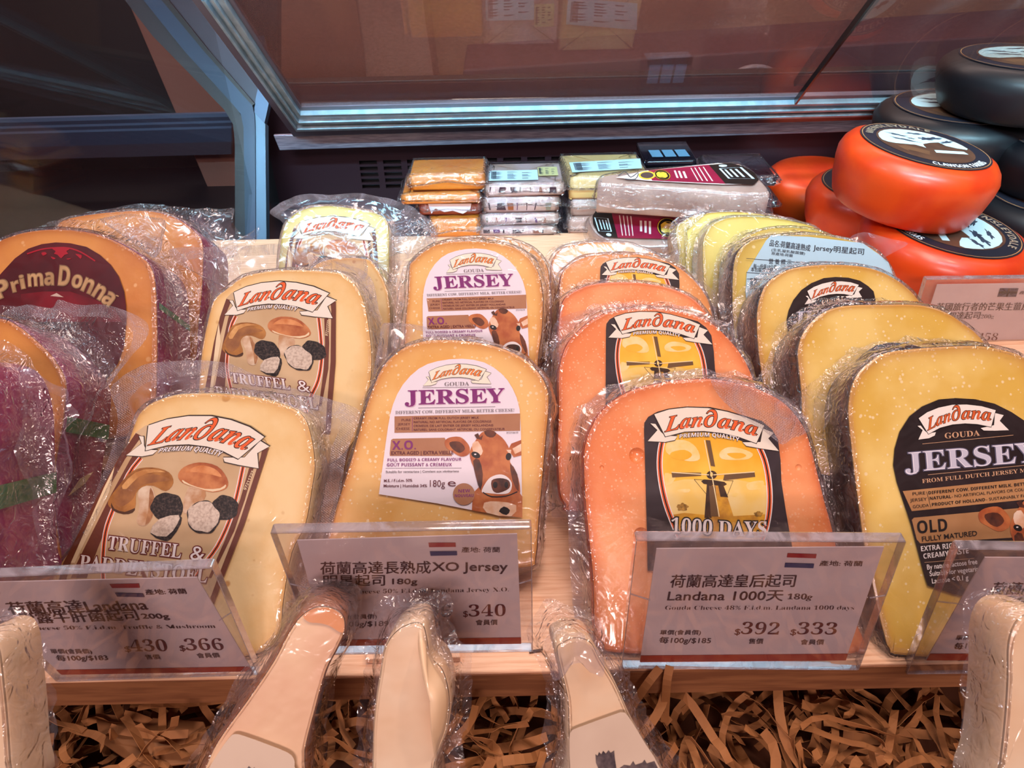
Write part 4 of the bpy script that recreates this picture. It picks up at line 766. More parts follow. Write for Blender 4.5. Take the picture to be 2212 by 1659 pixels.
# green band, leaf and a strip of print on the purple sides
def side_patch(key, name, pts, t, m):
    """patch lying on the slab's right-hand side: plane through the rim line, spanned by the slab's own normal"""
    fr = FR[key]; (x0, y0), (x1, y1) = pts[0]; a = fr.px(x0, y0); b = fr.px(x1, y1)
    ax = (b-a)/np.linalg.norm(b-a); side = np.cross(ax, fr.n); side /= np.linalg.norm(side)
    if side[0] < 0: side = -side
    q = [a+(b-a)*u-fr.n*v*t+side*.0012 for u, v in pts[1]]
    return solid(name, q, .0002, -side, m, FR[key+'t'], 0)
GRN = mat('green_band', '#1f6b3c', .35, c2='#17522c', scale=80, coat=.5)
side_patch('PB', 'green_band', [((139, 860), (114, 1075)), [(.18, .06), (.20, .95), (.36, .95), (.34, .06)]], .034, GRN)
side_patch('PA', 'green_band', [((-20, 880), (-18, 1190)), [(.55, .06), (.52, .95), (.68, .95), (.72, .06)]], .034, GRN)
side_patch('PC', 'green_band', [((334, 603), (338, 770)), [(.30, .06), (.42, .95), (.50, .95), (.38, .06)]], .034, GRN)
side_patch('PB', 'leaf_print', [((139, 860), (114, 1075)), [(.98, .25), (.85, .55), (.72, .70), (.80, .45)]], .034, ink('#b9a27c'))

# ================================================================== wax wheels on the right
def wheel(lab, name, top, zt, n, R, h, wax, grp, taper=.86, rot=0.0, full=True, nolabel=False):
    C = G(top[0], top[1], zt); fr = Frame(C, n, up=(math.sin(math.radians(rot)), math.cos(math.radians(rot)), 0))
    th = thing(name, lab, 'cheese', C-fr.n*h, grp)
    prof = [(0, 0), (.70, 0), (.80, -.012*1), (.90, -.06), (.965, -.15), (1.0, -.27), (.99, -.42), (.95, -.68), (taper+.03, -.90), (taper-.02, -.97), (taper-.10, -1.0), (0, -1.0)]
    N_ = 56; vs = []; fs = []
    for k, (r, d) in enumerate(prof):
        for i in range(N_):
            a = 2*math.pi*i/N_; w = 1+.012*noise.noise(Vector((math.cos(a)*1.5, math.sin(a)*1.5, d*2+R*100)))
            vs.append(fr.w((R*r*w*math.cos(a), R*r*w*math.sin(a)), d*h))
    for k in range(len(prof)-1):
        for i in range(N_): j = (i+1) % N_; fs.append((k*N_+i, (k+1)*N_+i, (k+1)*N_+j, k*N_+j))
    mesh_obj('wax_coat', vs, fs, wax, th, sm=True)
    if nolabel: return th
    pr = Print(fr); pr.direct = True; pr.base = 0.0003; r = R*1000
    nv, br, cy = ink('#20222e'), ink('#4a3228', '#5e4030', 90), ink('#bfe0e8')
    lbv = [fr.w((R*.80*math.cos(a), R*.80*math.sin(a)), .0002) for a in [2*math.pi*i/48 for i in range(48)]]
    lb = solid('label', lbv, .0003, -fr.n, nv, th, 0)
    pr.line([(r*.775*math.cos(a), r*.775*math.sin(a)) for a in [2*math.pi*i/48 for i in range(48)]], r*.012, ink('#a87a50'), 1, sm=0, closed=True)
    pr.poly([(r*.60*math.cos(a), r*.60*math.sin(a)) for a in [2*math.pi*i/40 for i in range(40)]], br, 1)
    pr.poly([(r*x, r*y_) for x, y_ in ((-.56, .02), (-.52, .25), (-.36, .44), (-.1, .55), (.2, .53), (.45, .36), (.57, .12), (.55, -.02), (.3, .05), (.25, .16), (-.02, .02), (-.04, -.12), (-.15, -.04), (-.42, -.06))], cy, 2, sm=2)
    for c in ((-.25, .30, .12, .03), (-.22, .12, .16, .03), (.12, .25, .10, .05), (.25, .30, .14, .04), (.05, .42, .12, .03), (-.1, .20, .05, .02), (.38, .20, .12, .03)):
        pr.ell((r*c[0], r*c[1]), r*c[2], r*c[3], ink('#3b4658'), 3, 20*c[0]*4, wob=.25)
    pr.poly([(r*x, r*y_) for x, y_ in ((.02, -.27), (.48, -.20), (.46, -.11), (.04, -.17))], cy, 2)
    pr.poly([(r*x, r*y_) for x, y_ in ((-.44, -.16), (-.30, -.10), (-.05, -.24), (-.12, -.38), (-.34, -.26), (-.36, -.34))], ink('#6b4a34'), 2)
    def arct(s, a0, a1, rr, h_, m):
        V, Fc = glyphs(s, 'sans'); x0, x1 = V[:, 0].min(), V[:, 0].max(); b = pr._b('lettering'); k = len(b[0]); mi = pr._mi(b, m)
        for x, y_ in V:
            a = math.radians(a0+(a1-a0)*(x-x0)/(x1-x0)); q = rr+y_/0.72*h_*(-1 if a1 > a0 and a0 > 180 else 1)*(-1)
            q = rr-y_/0.72*h_ if a0 >= 180 else rr+y_/0.72*h_
            b[0].append(pr.xy((q*math.cos(a), q*math.sin(a)), 3))
        for f in Fc: b[1].append(tuple(k+i for i in f)); b[2].append(mi)
    if full:
        arct('CLAWSON FARMS', 252, 322, r*.74, r*.095, ink('#e9f2f6')); arct('WENSLEYDALE', 160, 60, r*.64, r*.095, ink('#9a8a78'))
    pr.finish(lb); return th
RED = mat('orange_red_wax', '#cc340a', .40, c2='#d8430e', scale=40, coat=.2, coatr=.2, bump=.12, bscale=40, bdist=.002)
BLK = mat('black_wax', '#08080f', .5, coat=.15, coatr=.25, bump=.1, bscale=50, bdist=.002)
GW, GB = 'red wax cheese wheels', 'black wax cheese wheels'
wheel('orange red wax cheese wheel balanced on top of the others', 'wax_wheel', (1998, 314), .098, (.13, -.02, 1), .0545, .046, RED, GW)
wheel('orange red wax cheese wheel lowest front with its picture label half covered', 'wax_wheel', (2056, 490), .048, (.10, -.03, 1), .0580, .046, RED, GW, rot=105)
wheel('orange red wax cheese wheel under the left edge of the balanced one', 'wax_wheel', (1893, 395), .045, (-.02, 0, 1), .052, .044, RED, GW, rot=40)
wheel('orange red wax cheese wheel behind and left, beside the grey wedge', 'wax_wheel', (1778, 372), .0, (0, -.04, 1), .054, .043, RED, GW, rot=80, nolabel=True)
wheel('black wax cheese wheel at the top of the right stack', 'wax_wheel', (2226, 122), .132, (0, .02, 1), .062, .041, BLK, GB, full=False)
wheel('black wax cheese wheel second from top, behind the balanced red one', 'wax_wheel', (2070, 228), .090, (0, 0, 1), .062, .046, BLK, GB, full=False)
wheel('black wax cheese wheel at the right edge under the topmost black one', 'wax_wheel', (2320, 300), .080, (0, 0, 1), .054, .040, BLK, GB, full=False)
wheel('black wax cheese wheel low at the right edge of the frame', 'wax_wheel', (2278, 420), .040, (0, 0, 1), .060, .040, BLK, GB, full=False)
wheel('black wax cheese wheel at the bottom of the rear right stack', 'wax_wheel', (2120, 330), .043, (0, 0, 1), .062, .042, BLK, GB, full=False)

# ================================================================== packs at the back
PO = mat('orange_block', '#e08a2a', .35, c2='#d4741c', scale=30, coat=.6, bump=.3, bscale=120)
PP = mat('printed_wrap', '#c9aeb0', .3, c2='#b89a8c', scale=60, coat=.7, bump=.35, bscale=120)
PG = mat('grey_wedge', '#b89c90', .38, c2='#a3857a', scale=40, coat=.5, bump=.3, bscale=140)
PY = mat('pale_block', '#d9b878', .38, coat=.6, bump=.3, bscale=120)
def pack(name, lab, x0, x1, py, yf, dep, zt, t, m, grp, skew=0.0, film_=True, round_=.004, mg=.004):
    fr = flat(zt); a = wall(yf).px(x0, py)[0]; b = wall(yf).px(x1, py)[0]; r = round_
    q = [(a, yf-.4+r), (a+r*.3, yf-.4+r*.3), (a+r, yf-.4), (b-r, yf-.4), (b-r*.3, yf-.4+r*.3), (b, yf-.4+r), (b+skew, yf-.4+dep-r), (b+skew-r*.3, yf-.4+dep-r*.3), (b+skew-r, yf-.4+dep), (a+skew+r, yf-.4+dep), (a+skew+r*.3, yf-.4+dep-r*.3), (a+skew, yf-.4+dep-r)]
    th = slab(lab, [np.array(p) for p in q], fr, t, m, m, grp, name=name, sm=2, margin=mg, bag=film_, seed=int(x0+py), edge_noise=.0022, flapd=.45)
    return th, fr, (a, b)
G1_, G2_, G3_ = 'orange cheese blocks at the back', 'printed cheese blocks at the back', 'tan cheese blocks at the back'
YS = .600
def paper_on(th, fr, uvq, m, marks, col=None):
    lb = solid('label', [fr.w(p, .0022) for p in uvq], .0003, -fr.n, m, th, 0)
    pr = Print(fr); pr.direct = True; pr.base = .0023
    f = homog([(0, 0), (1, 0), (1, 1), (0, 1)], [tuple(np.array(p)*1000) for p in uvq]); pr.mp = None
    old = pr.xy; pr.xy = lambda p, l: old(f(p), l)
    marks(pr); pr.finish(lb)
def nutri(pr):
    c = ink('#3a4252'); random.seed(3)
    for i in range(7):
        for j in range(3):
            if random.random() < .85: x = .08+j*.3; pr.poly([(x, .12+i*.11), (x+.12+random.random()*.12, .12+i*.11), (x+.12, .17+i*.11), (x, .17+i*.11)], c, 1)
    for i in range(9): pr.poly([(.05+i*.012, .15), (.058+i*.012, .15), (.058+i*.012, .9), (.05+i*.012, .9)], c, 1)
CY = ink('#bcdcea')
th, fr, (a, b) = pack('cheese_block', 'orange cheese block on top of the left rear stack', 884, 1046, 372, YS, .036, .0535, .0135, PO, G1_)
th, fr, (a, b) = pack('cheese_block', 'orange cheese block second from top of the left rear stack', 866, 1034, 405, YS-.004, .045, .0385, .0085, PO, G1_)
th, fr, (a, b) = pack('cheese_block', 'dark orange block with crumpled white label in the left rear stack', 905, 1040, 440, YS+.004, .04, .0290, .0125, mat('red_brown_block', '#a4482a', .4, coat=.6, c2='#8a3a2a', scale=60), G1_)
lbp = [wall(YS+.0005).px(x, y) for x, y in ((922, 432), (1020, 430), (1016, 452), (1000, 462), (978, 455), (960, 458), (940, 450), (932, 462))]
o = solid('label', lbp, .0003, (0, 1, 0), ink('#e6e0ec'), th, 0)
th, fr, (a, b) = pack('cheese_block', 'orange cheese block at the foot of the left rear stack', 927, 1036, 472, YS-.004, .05, .0155, .0155, PO, G1_)
fr_ = None
PURP = ink('#5d2c6a')
def printed(lab, x0, x1, py, zt, t, cy=False, dy=0, dep=.048):
    th, fr, (a, b) = pack('cheese_block', lab, x0, x1, py, YS+dy, dep, zt, t, PP, G2_, mg=.005)
    fw_ = wall(YS+dy-.0022); pr = Print(fw_); pr.base = .0002; random.seed(int(py))
    y0, y1 = py+6, py+6+t*1100
    for i in range(7):
        x = x0+8+i*(x1-x0-16)/7; c = random.choice([PURP, ink('#8a4a2a'), ink('#7a7262'), ink('#3a2530')]); w = random.choice([3, 3, 14])
        pr.poly([(x, y0), (x+w, y0), (x+w+random.uniform(-5, 6), y1), (x+random.uniform(-4, 4), y1)], c, 1)
    pr.finish(th)
    return th, fr, a, b
th, fr, a, b = printed('printed cheese block with blue white ingredient sheet, middle rear stack', 1050, 1217, 398, .0440, .0105)
yy = YS-.4
paper_on(th, fr, [(a+.002, yy+.004), (a+.043, yy+.004), (a+.043, yy+.026), (a+.002, yy+.026)], CY, nutri)
paper_on(th, fr, [(a+.0435, yy+.013), (a+.060, yy+.013), (a+.060, yy+.032), (a+.0435, yy+.032)], ink('#c4c08a'), nutri)
printed('printed cheese block second from top of the middle rear stack', 1046, 1206, 432, .0325, .0140, dy=.002)
printed('printed cheese block third from top of the middle rear stack', 1042, 1205, 464, .0175, .0095)
printed('printed cheese block at the foot of the middle rear stack', 1036, 1200, 490, .0070, .0070, dy=-.004)
th, fr, (a, b) = pack('cheese_block', 'tan cheese block with ingredient sheet, top of the right rear stack', 1232, 1402, 386, YS, .052, .0490, .0190, PY, G3_, skew=-.004)
paper_on(th, fr, [(a+.002, yy+.006), (a+.060, yy+.012), (a+.062, yy+.034), (a+.001, yy+.028)], CY, nutri)
pack('cheese_block', 'tan cheese block under the ingredient sheet block', 1234, 1370, 440, YS+.002, .05, .0290, .0150, PG, G3_)
pack('cheese_block', 'pale cheese block low behind the maroon labelled wedges', 1228, 1360, 480, YS-.002, .05, .0135, .0135, PG, G3_)
MRN = ink('#8e1238', '#7a0f30', 60); CRM = ink('#d9c8c4'); YEL = ink('#d8b23c')
def maroon(pr, ref, z):
    old = pr.mp; pr.mp = (lambda p: old(ref(p)))
    pr.poly([(0, 0), (1, 0), (1, 1), (0, 1)], MRN, 1); pr.poly([(1, 0), (1.17, .02), (1.22, .2), (1.24, .5), (1.22, .8), (1.17, .98), (1, 1)], BLACK, 1)
    n = 26
    pr.poly([(.28+.17*math.cos(2*math.pi*i/n), .5+.45*math.sin(2*math.pi*i/n)) for i in range(n)], BLACK, 2)
    for rr, w in ((.92, .012), (.62, .012)):
        pr.line([(.28+.17*rr*math.cos(2*math.pi*i/n), .5+.45*rr*math.sin(2*math.pi*i/n)) for i in range(n)], w, YEL, 3, sm=0, closed=True)
    pr.poly([(.28+.10*math.cos(2*math.pi*i/12)*(1+.3*(i % 2)), .5+.2*math.sin(2*math.pi*i/12)*(1+.2*(i % 3))) for i in range(12)], YEL, 3.5, sm=2)
    for i in range(4): pr.line([(.80+i*.045, .1), (.78+i*.045, .9)], .012, CRM, 2, sm=0)
    for i in range(3): pr.line([(.56+i*.06, .2+.05*i), (.54+i*.06, .75)], .03, CRM, 2, sm=2)
    pr.line([(1.06, .25), (1.2, .25), (1.2, .75), (1.06, .75)], .014, CY, 2, sm=0, closed=True)
    for i in range(3): pr.line([(1.09+i*.035, .32), (1.09+i*.035, .68)], .014, CY, 3, sm=0)
    pr.ell((1.1, .12), .03, .06, CY, 2); pr.mp = old
fr = Frame(G(1400, 398, .062), (0.0, -.10, 1), up=(0, 1, 0))
MG = 'grey cheese wedges with maroon labels'
th = slab('long grey cheese wedge with maroon and black label, lying on top', O_('1293,396 1296,385 1320,377 1398,368 1500,360 1585,353 1604,358 1635,382 1660,410 1656,420 1600,419 1500,411 1380,403 1300,399'), fr, .024, PG, PG, MG, name='cheese_wedge', sm=3, margin=.004, seed=31, edge_noise=.002)
lb = labelbase(O_('1330,388 1395,373 1550,357 1600,362 1625,380 1632,392 1622,402 1560,403 1402,395'), fr, CRM, th, None, sm=0, off=.0018); pr = Print(fr); pr.base = .0019
maroon(pr, homog([(0, 0), (1, 0), (1, 1), (0, 1)], [(1400, 373), (1530, 361), (1566, 402), (1408, 395)]), None)
pr.ell((1397, 384), 18, 9, YEL, 3); pr.ell((1397, 384), 14, 6.5, ink('#4a3a3a'), 3.5); pr.line(O_('1335,385 1350,376 1362,388 1378,378 1372,392 1350,392'), 2, ink('#4a4a52'), 2); pr.finish(lb)
sheet('bag_tail', O_('1640,400 1662,408 1682,425 1697,440 1698,455 1680,464 1650,462 1630,470 1636,445'), fr, F_LOOSE, th, -.012, .006, 60, 40)
fr = lean(G(1400, 536, .012), 62)
th = slab('grey cheese wedge with maroon and black label tucked below the long one', O_('1272,474 1284,463 1305,458 1380,462 1470,470 1500,478 1500,520 1470,530 1400,534 1340,528 1300,514 1280,495'), fr, .016, PG, PG, MG, name='cheese_wedge', sm=3, margin=.004, seed=32, edge_noise=.002)
pr = Print(fr); pr.base = .0019
maroon(pr, homog([(0, 0), (1, 0), (1, 1), (0, 1)], [(1480, 520), (1334, 517), (1320, 461), (1480, 474)]), None); pr.finish(th)
th, fr, _ab = pack('sliced_meat_pack', 'dark flat pack with pale blue stripes against the back wall', 1392, 1505, 352, .665, .05, .038, .006, mat('dark_pack', '#15121c', .25, coat=.8), 'dark flat packs', film_=False)
for i in range(3):
    u0 = _ab[0]+.008+i*.012; mesh_obj('stripe', [fr.w(p, .0006) for p in ((u0, .272), (u0+.010, .272), (u0+.009, .290), (u0-.001, .290))], [(0, 1, 2, 3)], ink('#6f98b8'), th)
pack('sliced_meat_pack', 'glossy dark red vacuum pack behind the long grey wedge', 1545, 1680, 372, .640, .055, .030, .008, mat('dark_red_pack', '#2c0f1c', .2, coat=.9, bump=.4, bscale=60), 'dark flat packs')
pack('sliced_meat_pack', 'glossy dark vacuum pack near the orange red wheels', 1600, 1690, 392, .615, .03, .018, .006, mat('dark_blue_pack', '#1c1a2c', .2, coat=.9, bump=.4, bscale=60), 'dark flat packs')

# ================================================================== price tags
PAPER = mat('card_paper', '#dccbcb', .6, c2='#d4c0c0', scale=30, bump=.05)
REDB, TXT, TXR = ink('#a63a24'), ink('#3b2028'), ink('#5a1a20')
TAGG = 'price tags in clear holders'
def price(lab, hold, pap, y, texts, yaw=0.0, flag='nl'):
    cx = sum(p[0] for p in hold)/4; a = math.radians(yaw)
    P = wall(y).px(cx, hold[2][1]); fr = Frame(P, (math.sin(a), -math.cos(a), 0.0)); b_ = fr.px(cx, (hold[2][1]+hold[3][1])/2)
    th = thing('price_tag', lab, 'price tag', (b_[0], b_[1], 0), TAGG)
    q = [fr.px(*p) for p in hold]
    solid('holder_back', [p-fr.n*.0012 for p in q], .0006, -fr.n, ACR, th, 0)
    solid('holder_front', [p+fr.n*.0022 for p in q], .0006, -fr.n, ACR, th, 0)
    def bar(nm, p0, p1, w, d0=.0023, d1=-.0018):
        p0, p1 = np.array(p0, float), np.array(p1, float); d = p1-p0; L = np.linalg.norm(d); k = np.array([-d[1], d[0]])/L*w/2
        solid(nm, [fr.px(*(p0-k))+fr.n*d0, fr.px(*(p1-k))+fr.n*d0, fr.px(*(p1+k))+fr.n*d0, fr.px(*(p0+k))+fr.n*d0], d0-d1, -fr.n, ACE, th, .0006)
    s = (hold[1][0]-hold[0][0])/560
    bar('holder_top', hold[0], hold[1], 6*s); bar('holder_bottom', hold[3], hold[2], 3*s)
    bar('holder_side', hold[0], hold[3], 2*s); bar('holder_side', hold[1], hold[2], 2*s)
    m = lambda a, b, t: tuple(a[i]+(b[i]-a[i])*t for i in (0, 1))
    for A, B, C_, D_ in ((hold[0], hold[3], pap[0], pap[3]), (hold[1], hold[2], pap[1], pap[2])): bar('holder_lip', m(A, B, .42), m(C_, D_, .42), 2*s, .0023, .0017)
    card = solid('card', [fr.px(*p)+fr.n*.0003 for p in pap], .0004, -fr.n, PAPER, th, 0)
    pr = Print(fr); pr.base = .0005; f = homog([(0, 0), (1, 0), (1, 1), (0, 1)], pap); pr.mp = f
    pr.poly([(0, .935), (1, .935), (1, 1), (0, 1)], REDB, 1)
    pr.mp = None; pr.mp = lambda p: p
    for t_ in texts:
        if t_[0] == 'P': pr.poly(t_[1], t_[2], 2)
        else:
            s_, p0, p1, h, st = t_[:5]; k = t_[5] if len(t_) > 5 else {}
            pr.text(s_, p0, p1, h, k.get('m', TXT), 2, st, off=k.get('off', .014 if st == '' else 0), up=k.get('up'))
    pr.finish(card); return th
FR_, FB = ink('#9c1f2c'), ink('#2e3a66')
z = Z(560, 1120, 3.078); U = (-.28, -1); U2 = (-.0, -1)
price('clear holder with card reading 396 and 340 below the white-label cheese', [(588, 1141), (1147, 1131), (1150, 1397), (686, 1404)], [(642, 1166), (1117, 1152), (1126, 1388), (706, 1393)], YB-.0005, [
    ('P', z((1125, 152), (1305, 152), (1308, 180), (1130, 182)), FR_), ('P', z((1134, 210), (1314, 208), (1316, 236), (1140, 240)), FB),
    ('\u7522\u5730: \u8377\u862d', *z((1345, 214), (1600, 214)), 9, ''),
    ('\u8377\u862d\u9ad8\u9054\u9577\u719f\u6210', *z((408, 356), (1140, 350)), 21, ''), ('XO Jersey', *z((1152, 340), (1650, 340)), 19, ''),
    ('\u660e\u661f\u8d77\u53f8', *z((428, 436), (836, 432)), 19, ''), ('180g', *z((886, 428), (1050, 428)), 12, ''),
    ('Gouda Cheese 50% F.i.d.m. Landana Jersey X.O.', *z((448, 494), (1660, 476)), 9, 'serif', {'off': -.015}),
    ('\u55ae\u50f9(\u6703\u54e1\u50f9)', *z((505, 660), (782, 656)), 8, ''), ('\u6bcf100g/$189', *z((490, 712), (862, 706)), 11, '', {'off': .03}),
    ('$', *z((998, 655), (1030, 655)), 13, 'serif', {'m': TXR}), ('396', *z((1034, 650), (1280, 646)), 26, 'serif', {'m': TXR, 'off': -.012}),
    ('$', *z((1356, 645), (1388, 645)), 13, 'serif', {'m': TXR}), ('340', *z((1392, 644), (1640, 640)), 26, 'serif', {'m': TXR, 'off': -.012}),
    ('\u552e\u50f9', *z((1112, 704), (1204, 700)), 9, ''), ('\u6703\u54e1\u50f9', *z((1440, 698), (1584, 696)), 9, '')])
z = Z(1150, 1120, 3.078); z3 = Z(1620, 1120, 3.078); I = {'up': (.20, -1)}
price('clear holder with card reading 392 and 333 below the orange windmill slab', [(1373, 1157), (1951, 1160), (1850, 1437), (1341, 1434)], [(1418, 1184), (1909, 1180), (1826, 1424), (1382, 1428)], YB+.0003, [
    ('P', z3((248, 222), (440, 228), (434, 256), (242, 250)), FR_), ('P', z3((232, 286), (424, 292), (418, 322), (226, 316)), FB),
    ('\u7522\u5730: \u8377\u862d', *z3((458, 304), (742, 306)), 9, '', I),
    ('\u8377\u862d\u9ad8\u9054\u7687\u540e\u8d77\u53f8', *z((910, 444), (1740, 440)), 22, '', I), ('Landana 1000\u5929', *z((894, 536), (1660, 534)), 20, '', I), ('180g', *z((1690, 528), (1858, 530)), 12, 'ital', I),
    ('Gouda Cheese 48% F.i.d.m. Landana 1000 days', (z((878, 598))[0]), (z3((688, 598))[0]), 9, 'serif', {'off': -.015, 'up': (.2, -1)}),
    ('\u55ae\u50f9(\u6703\u54e1\u50f9)', *z((846, 762), (1116, 762)), 8, '', I), ('\u6bcf100g/$185', *z((840, 818), (1182, 820)), 11, '', {'off': .03, 'up': (.2, -1)}),
    ('$', *z((1340, 764), (1378, 764)), 13, 'serif', {'m': TXR, 'up': (.2, -1)}), ('392', *z((1380, 760), (1634, 764)), 27, 'serif', {'m': TXR, 'up': (.2, -1), 'off': -.012}),
    ('$', *z3((264, 766), (302, 766)), 13, 'serif', {'m': TXR, 'up': (.2, -1)}), ('333', *z3((306, 762), (570, 764)), 27, 'serif', {'m': TXR, 'up': (.2, -1), 'off': -.012}),
    ('\u552e\u50f9', *z((1434, 822), (1530, 822)), 9, '', I), ('\u6703\u54e1\u50f9', *z3((332, 828), (486, 828)), 9, '', I)])
z = Z(0, 1180, 3.456); J = {'up': (-.5, -1)}
price('clear holder with card reading 430 and 366 below the tilted truffle slab', [(-92, 1240), (462, 1216), (560, 1447), (128, 1462)], [(-84, 1258), (426, 1246), (546, 1448), (134, 1455)], YB+.0003, [
    ('P', z((822, 272), (1040, 268), (1048, 300), (842, 302)), FR_), ('P', z((862, 336), (1070, 342), (1084, 370), (880, 366)), FB),
    ('\u7522\u5730: \u8377\u862d', *z((1095, 350), (1400, 342)), 10, '', J),
    ('\u8377\u862d\u9ad8\u9054Landana', *z((80, 495), (1112, 462)), 24, '', J), ('\u677e\u9732\u725b\u809d\u83cc\u8d77\u53f8', *z((160, 565), (1045, 535)), 21, '', J), ('200g', *z((1070, 530), (1270, 530)), 12, '', J),
    ('Cheese 50% F.i.d.m. Truffle & Mushroom', *z((225, 616), (1615, 600)), 9, 'serif', {'off': -.015, 'up': (-.5, -1)}),
    ('\u55ae\u50f9(\u6703\u54e1\u50f9)', *z((390, 790), (692, 790)), 9, '', J), ('\u6bcf100g/$183', *z((432, 845), (812, 840)), 11, '', {'off': .03, 'up': (-.4, -1)}),
    ('$', *z((940, 778), (985, 778)), 13, 'serif', {'m': TXR, 'up': (-.3, -1)}), ('430', *z((986, 776), (1262, 774)), 27, 'serif', {'m': TXR, 'up': (-.3, -1), 'off': -.012}),
    ('$', *z((1350, 772), (1392, 772)), 13, 'serif', {'m': TXR, 'up': (-.3, -1)}), ('366', *z((1394, 768), (1680, 766)), 27, 'serif', {'m': TXR, 'up': (-.3, -1), 'off': -.012}),
    ('\u552e\u50f9', *z((1096, 832), (1205, 830)), 9, '', J), ('\u6703\u54e1\u50f9', *z((1480, 822), (1648, 818)), 9, '', J)])
z = Z(1620, 1120, 3.078); K_ = {'up': (.4, -1)}
price('clear holder with card cut off by the right edge, before the black labelled cheese', [(2064, 1176), (2600, 1184), (2478, 1440), (1954, 1446)], [(2127, 1203), (2560, 1205), (2440, 1424), (2000, 1424)], YB+.0003, [
    ('\u8377\u862d\u9ad8\u9054\u8001\u719f\u6210', *z((1590, 490), (2300, 492)), 22, '', K_), ('\u660e\u661f\u8d77\u53f8', *z((1520, 582), (1950, 582)), 20, '', K_), ('Gouda Cheese 50% F.i.d.m. Landana Jersey Old', *z((1465, 638), (2480, 640)), 9, 'serif', {'off': -.015, 'up': (.4, -1)}),
    ('\u55ae\u50f9(\u6703\u54e1\u50f9)', *z((1362, 798), (1628, 795)), 9, '', K_), ('\u6bcf100g/$183', *z((1350, 862), (1682, 836)), 12, '', {'off': .03, 'up': (.3, -1)})])
z = Z(1612, 440, 3.607); UK = z((1975, 655), (2118, 655), (2098, 722), (1952, 722)); M_ = {'up': (.3, -1)}
uf = homog([(0, 0), (1, 0), (1, 1), (0, 1)], UK); q = lambda *p: [uf(x) for x in p]
WP = ink('#d8cccc')
price('small clear holder with a British flag card beside the red wheels', [(1998, 600), (2322, 596), (2284, 756), (1950, 760)], [(2024, 614), (2310, 610), (2272, 750), (1978, 754)], .421, [
    ('P', UK, ink('#3a3a58')), ('P', q((0, .42), (1, .42), (1, .58), (0, .58)), FR_), ('P', q((.45, 0), (.55, 0), (.55, 1), (.45, 1)), FR_),
    ('P', q((0, 0), (.08, 0), (.42, .36), (.34, .36)), WP), ('P', q((1, 0), (.92, 0), (.58, .36), (.66, .36)), WP), ('P', q((0, 1), (.08, 1), (.42, .64), (.34, .64)), WP), ('P', q((1, 1), (.92, 1), (.58, .64), (.66, .64)), WP),
    ('P', q((0, .34), (.40, .34), (.40, .40), (0, .40)), WP), ('P', q((.6, .34), (1, .34), (1, .40), (.6, .40)), WP), ('P', q((0, .6), (.40, .6), (.40, .66), (0, .66)), WP), ('P', q((.6, .6), (1, .6), (1, .66), (.6, .66)), WP),
    ('\u7522\u5730: \u82f1\u570b', *z((2122, 700), (2330, 700)), 6, '', M_),
    ('\u82f1\u570b\u65c5\u884c\u8005\u7684\u8292\u679c\u751f\u8591\u98a8', *z((1470, 826), (2200, 822)), 14, '', M_), ('\u5473\u5207\u9054\u8d77\u53f8', *z((1500, 892), (1812, 890)), 13, '', M_), ('200g', *z((1818, 890), (1924, 890)), 9, 'serif', {'up': (.3, -1), 'off': -.02}),
    ('$458', *z((1740, 1062), (1950, 1062)), 17, 'serif', {'m': TXR, 'up': (.3, -1), 'off': -.02})], flag='uk')

# ================================================================== small bits on the board edge
def bit(nm, lab, cat, pts, zt, m, t=.003):
    o = solid(nm, [G(x, y, zt) for x, y in pts], t, (0, 0, -1), m, b=.0004); return tag(o, lab, cat)
bit('wooden_shim', 'small thin wood strip lying under the middle price tag', 'wood strip', [(792, 1402), (992, 1400), (994, 1420), (790, 1424)], .0034, BOARD)
bit('paper_scrap', 'tiny dark brown scrap on the board beside the middle price tag', 'scrap', [(1143, 1404), (1172, 1400), (1172, 1405), (1143, 1410)], .0012, ink('#3a2018'), .001)
bit('cardboard_offcut', 'brown cardboard piece lying in the shredded paper at lower left', 'cardboard', [(205, 1540), (440, 1558), (470, 1640), (300, 1660), (215, 1600)], -.034, mat('cardboard', '#9a6840', .8, c2='#8a5a34', scale=40), .0015)

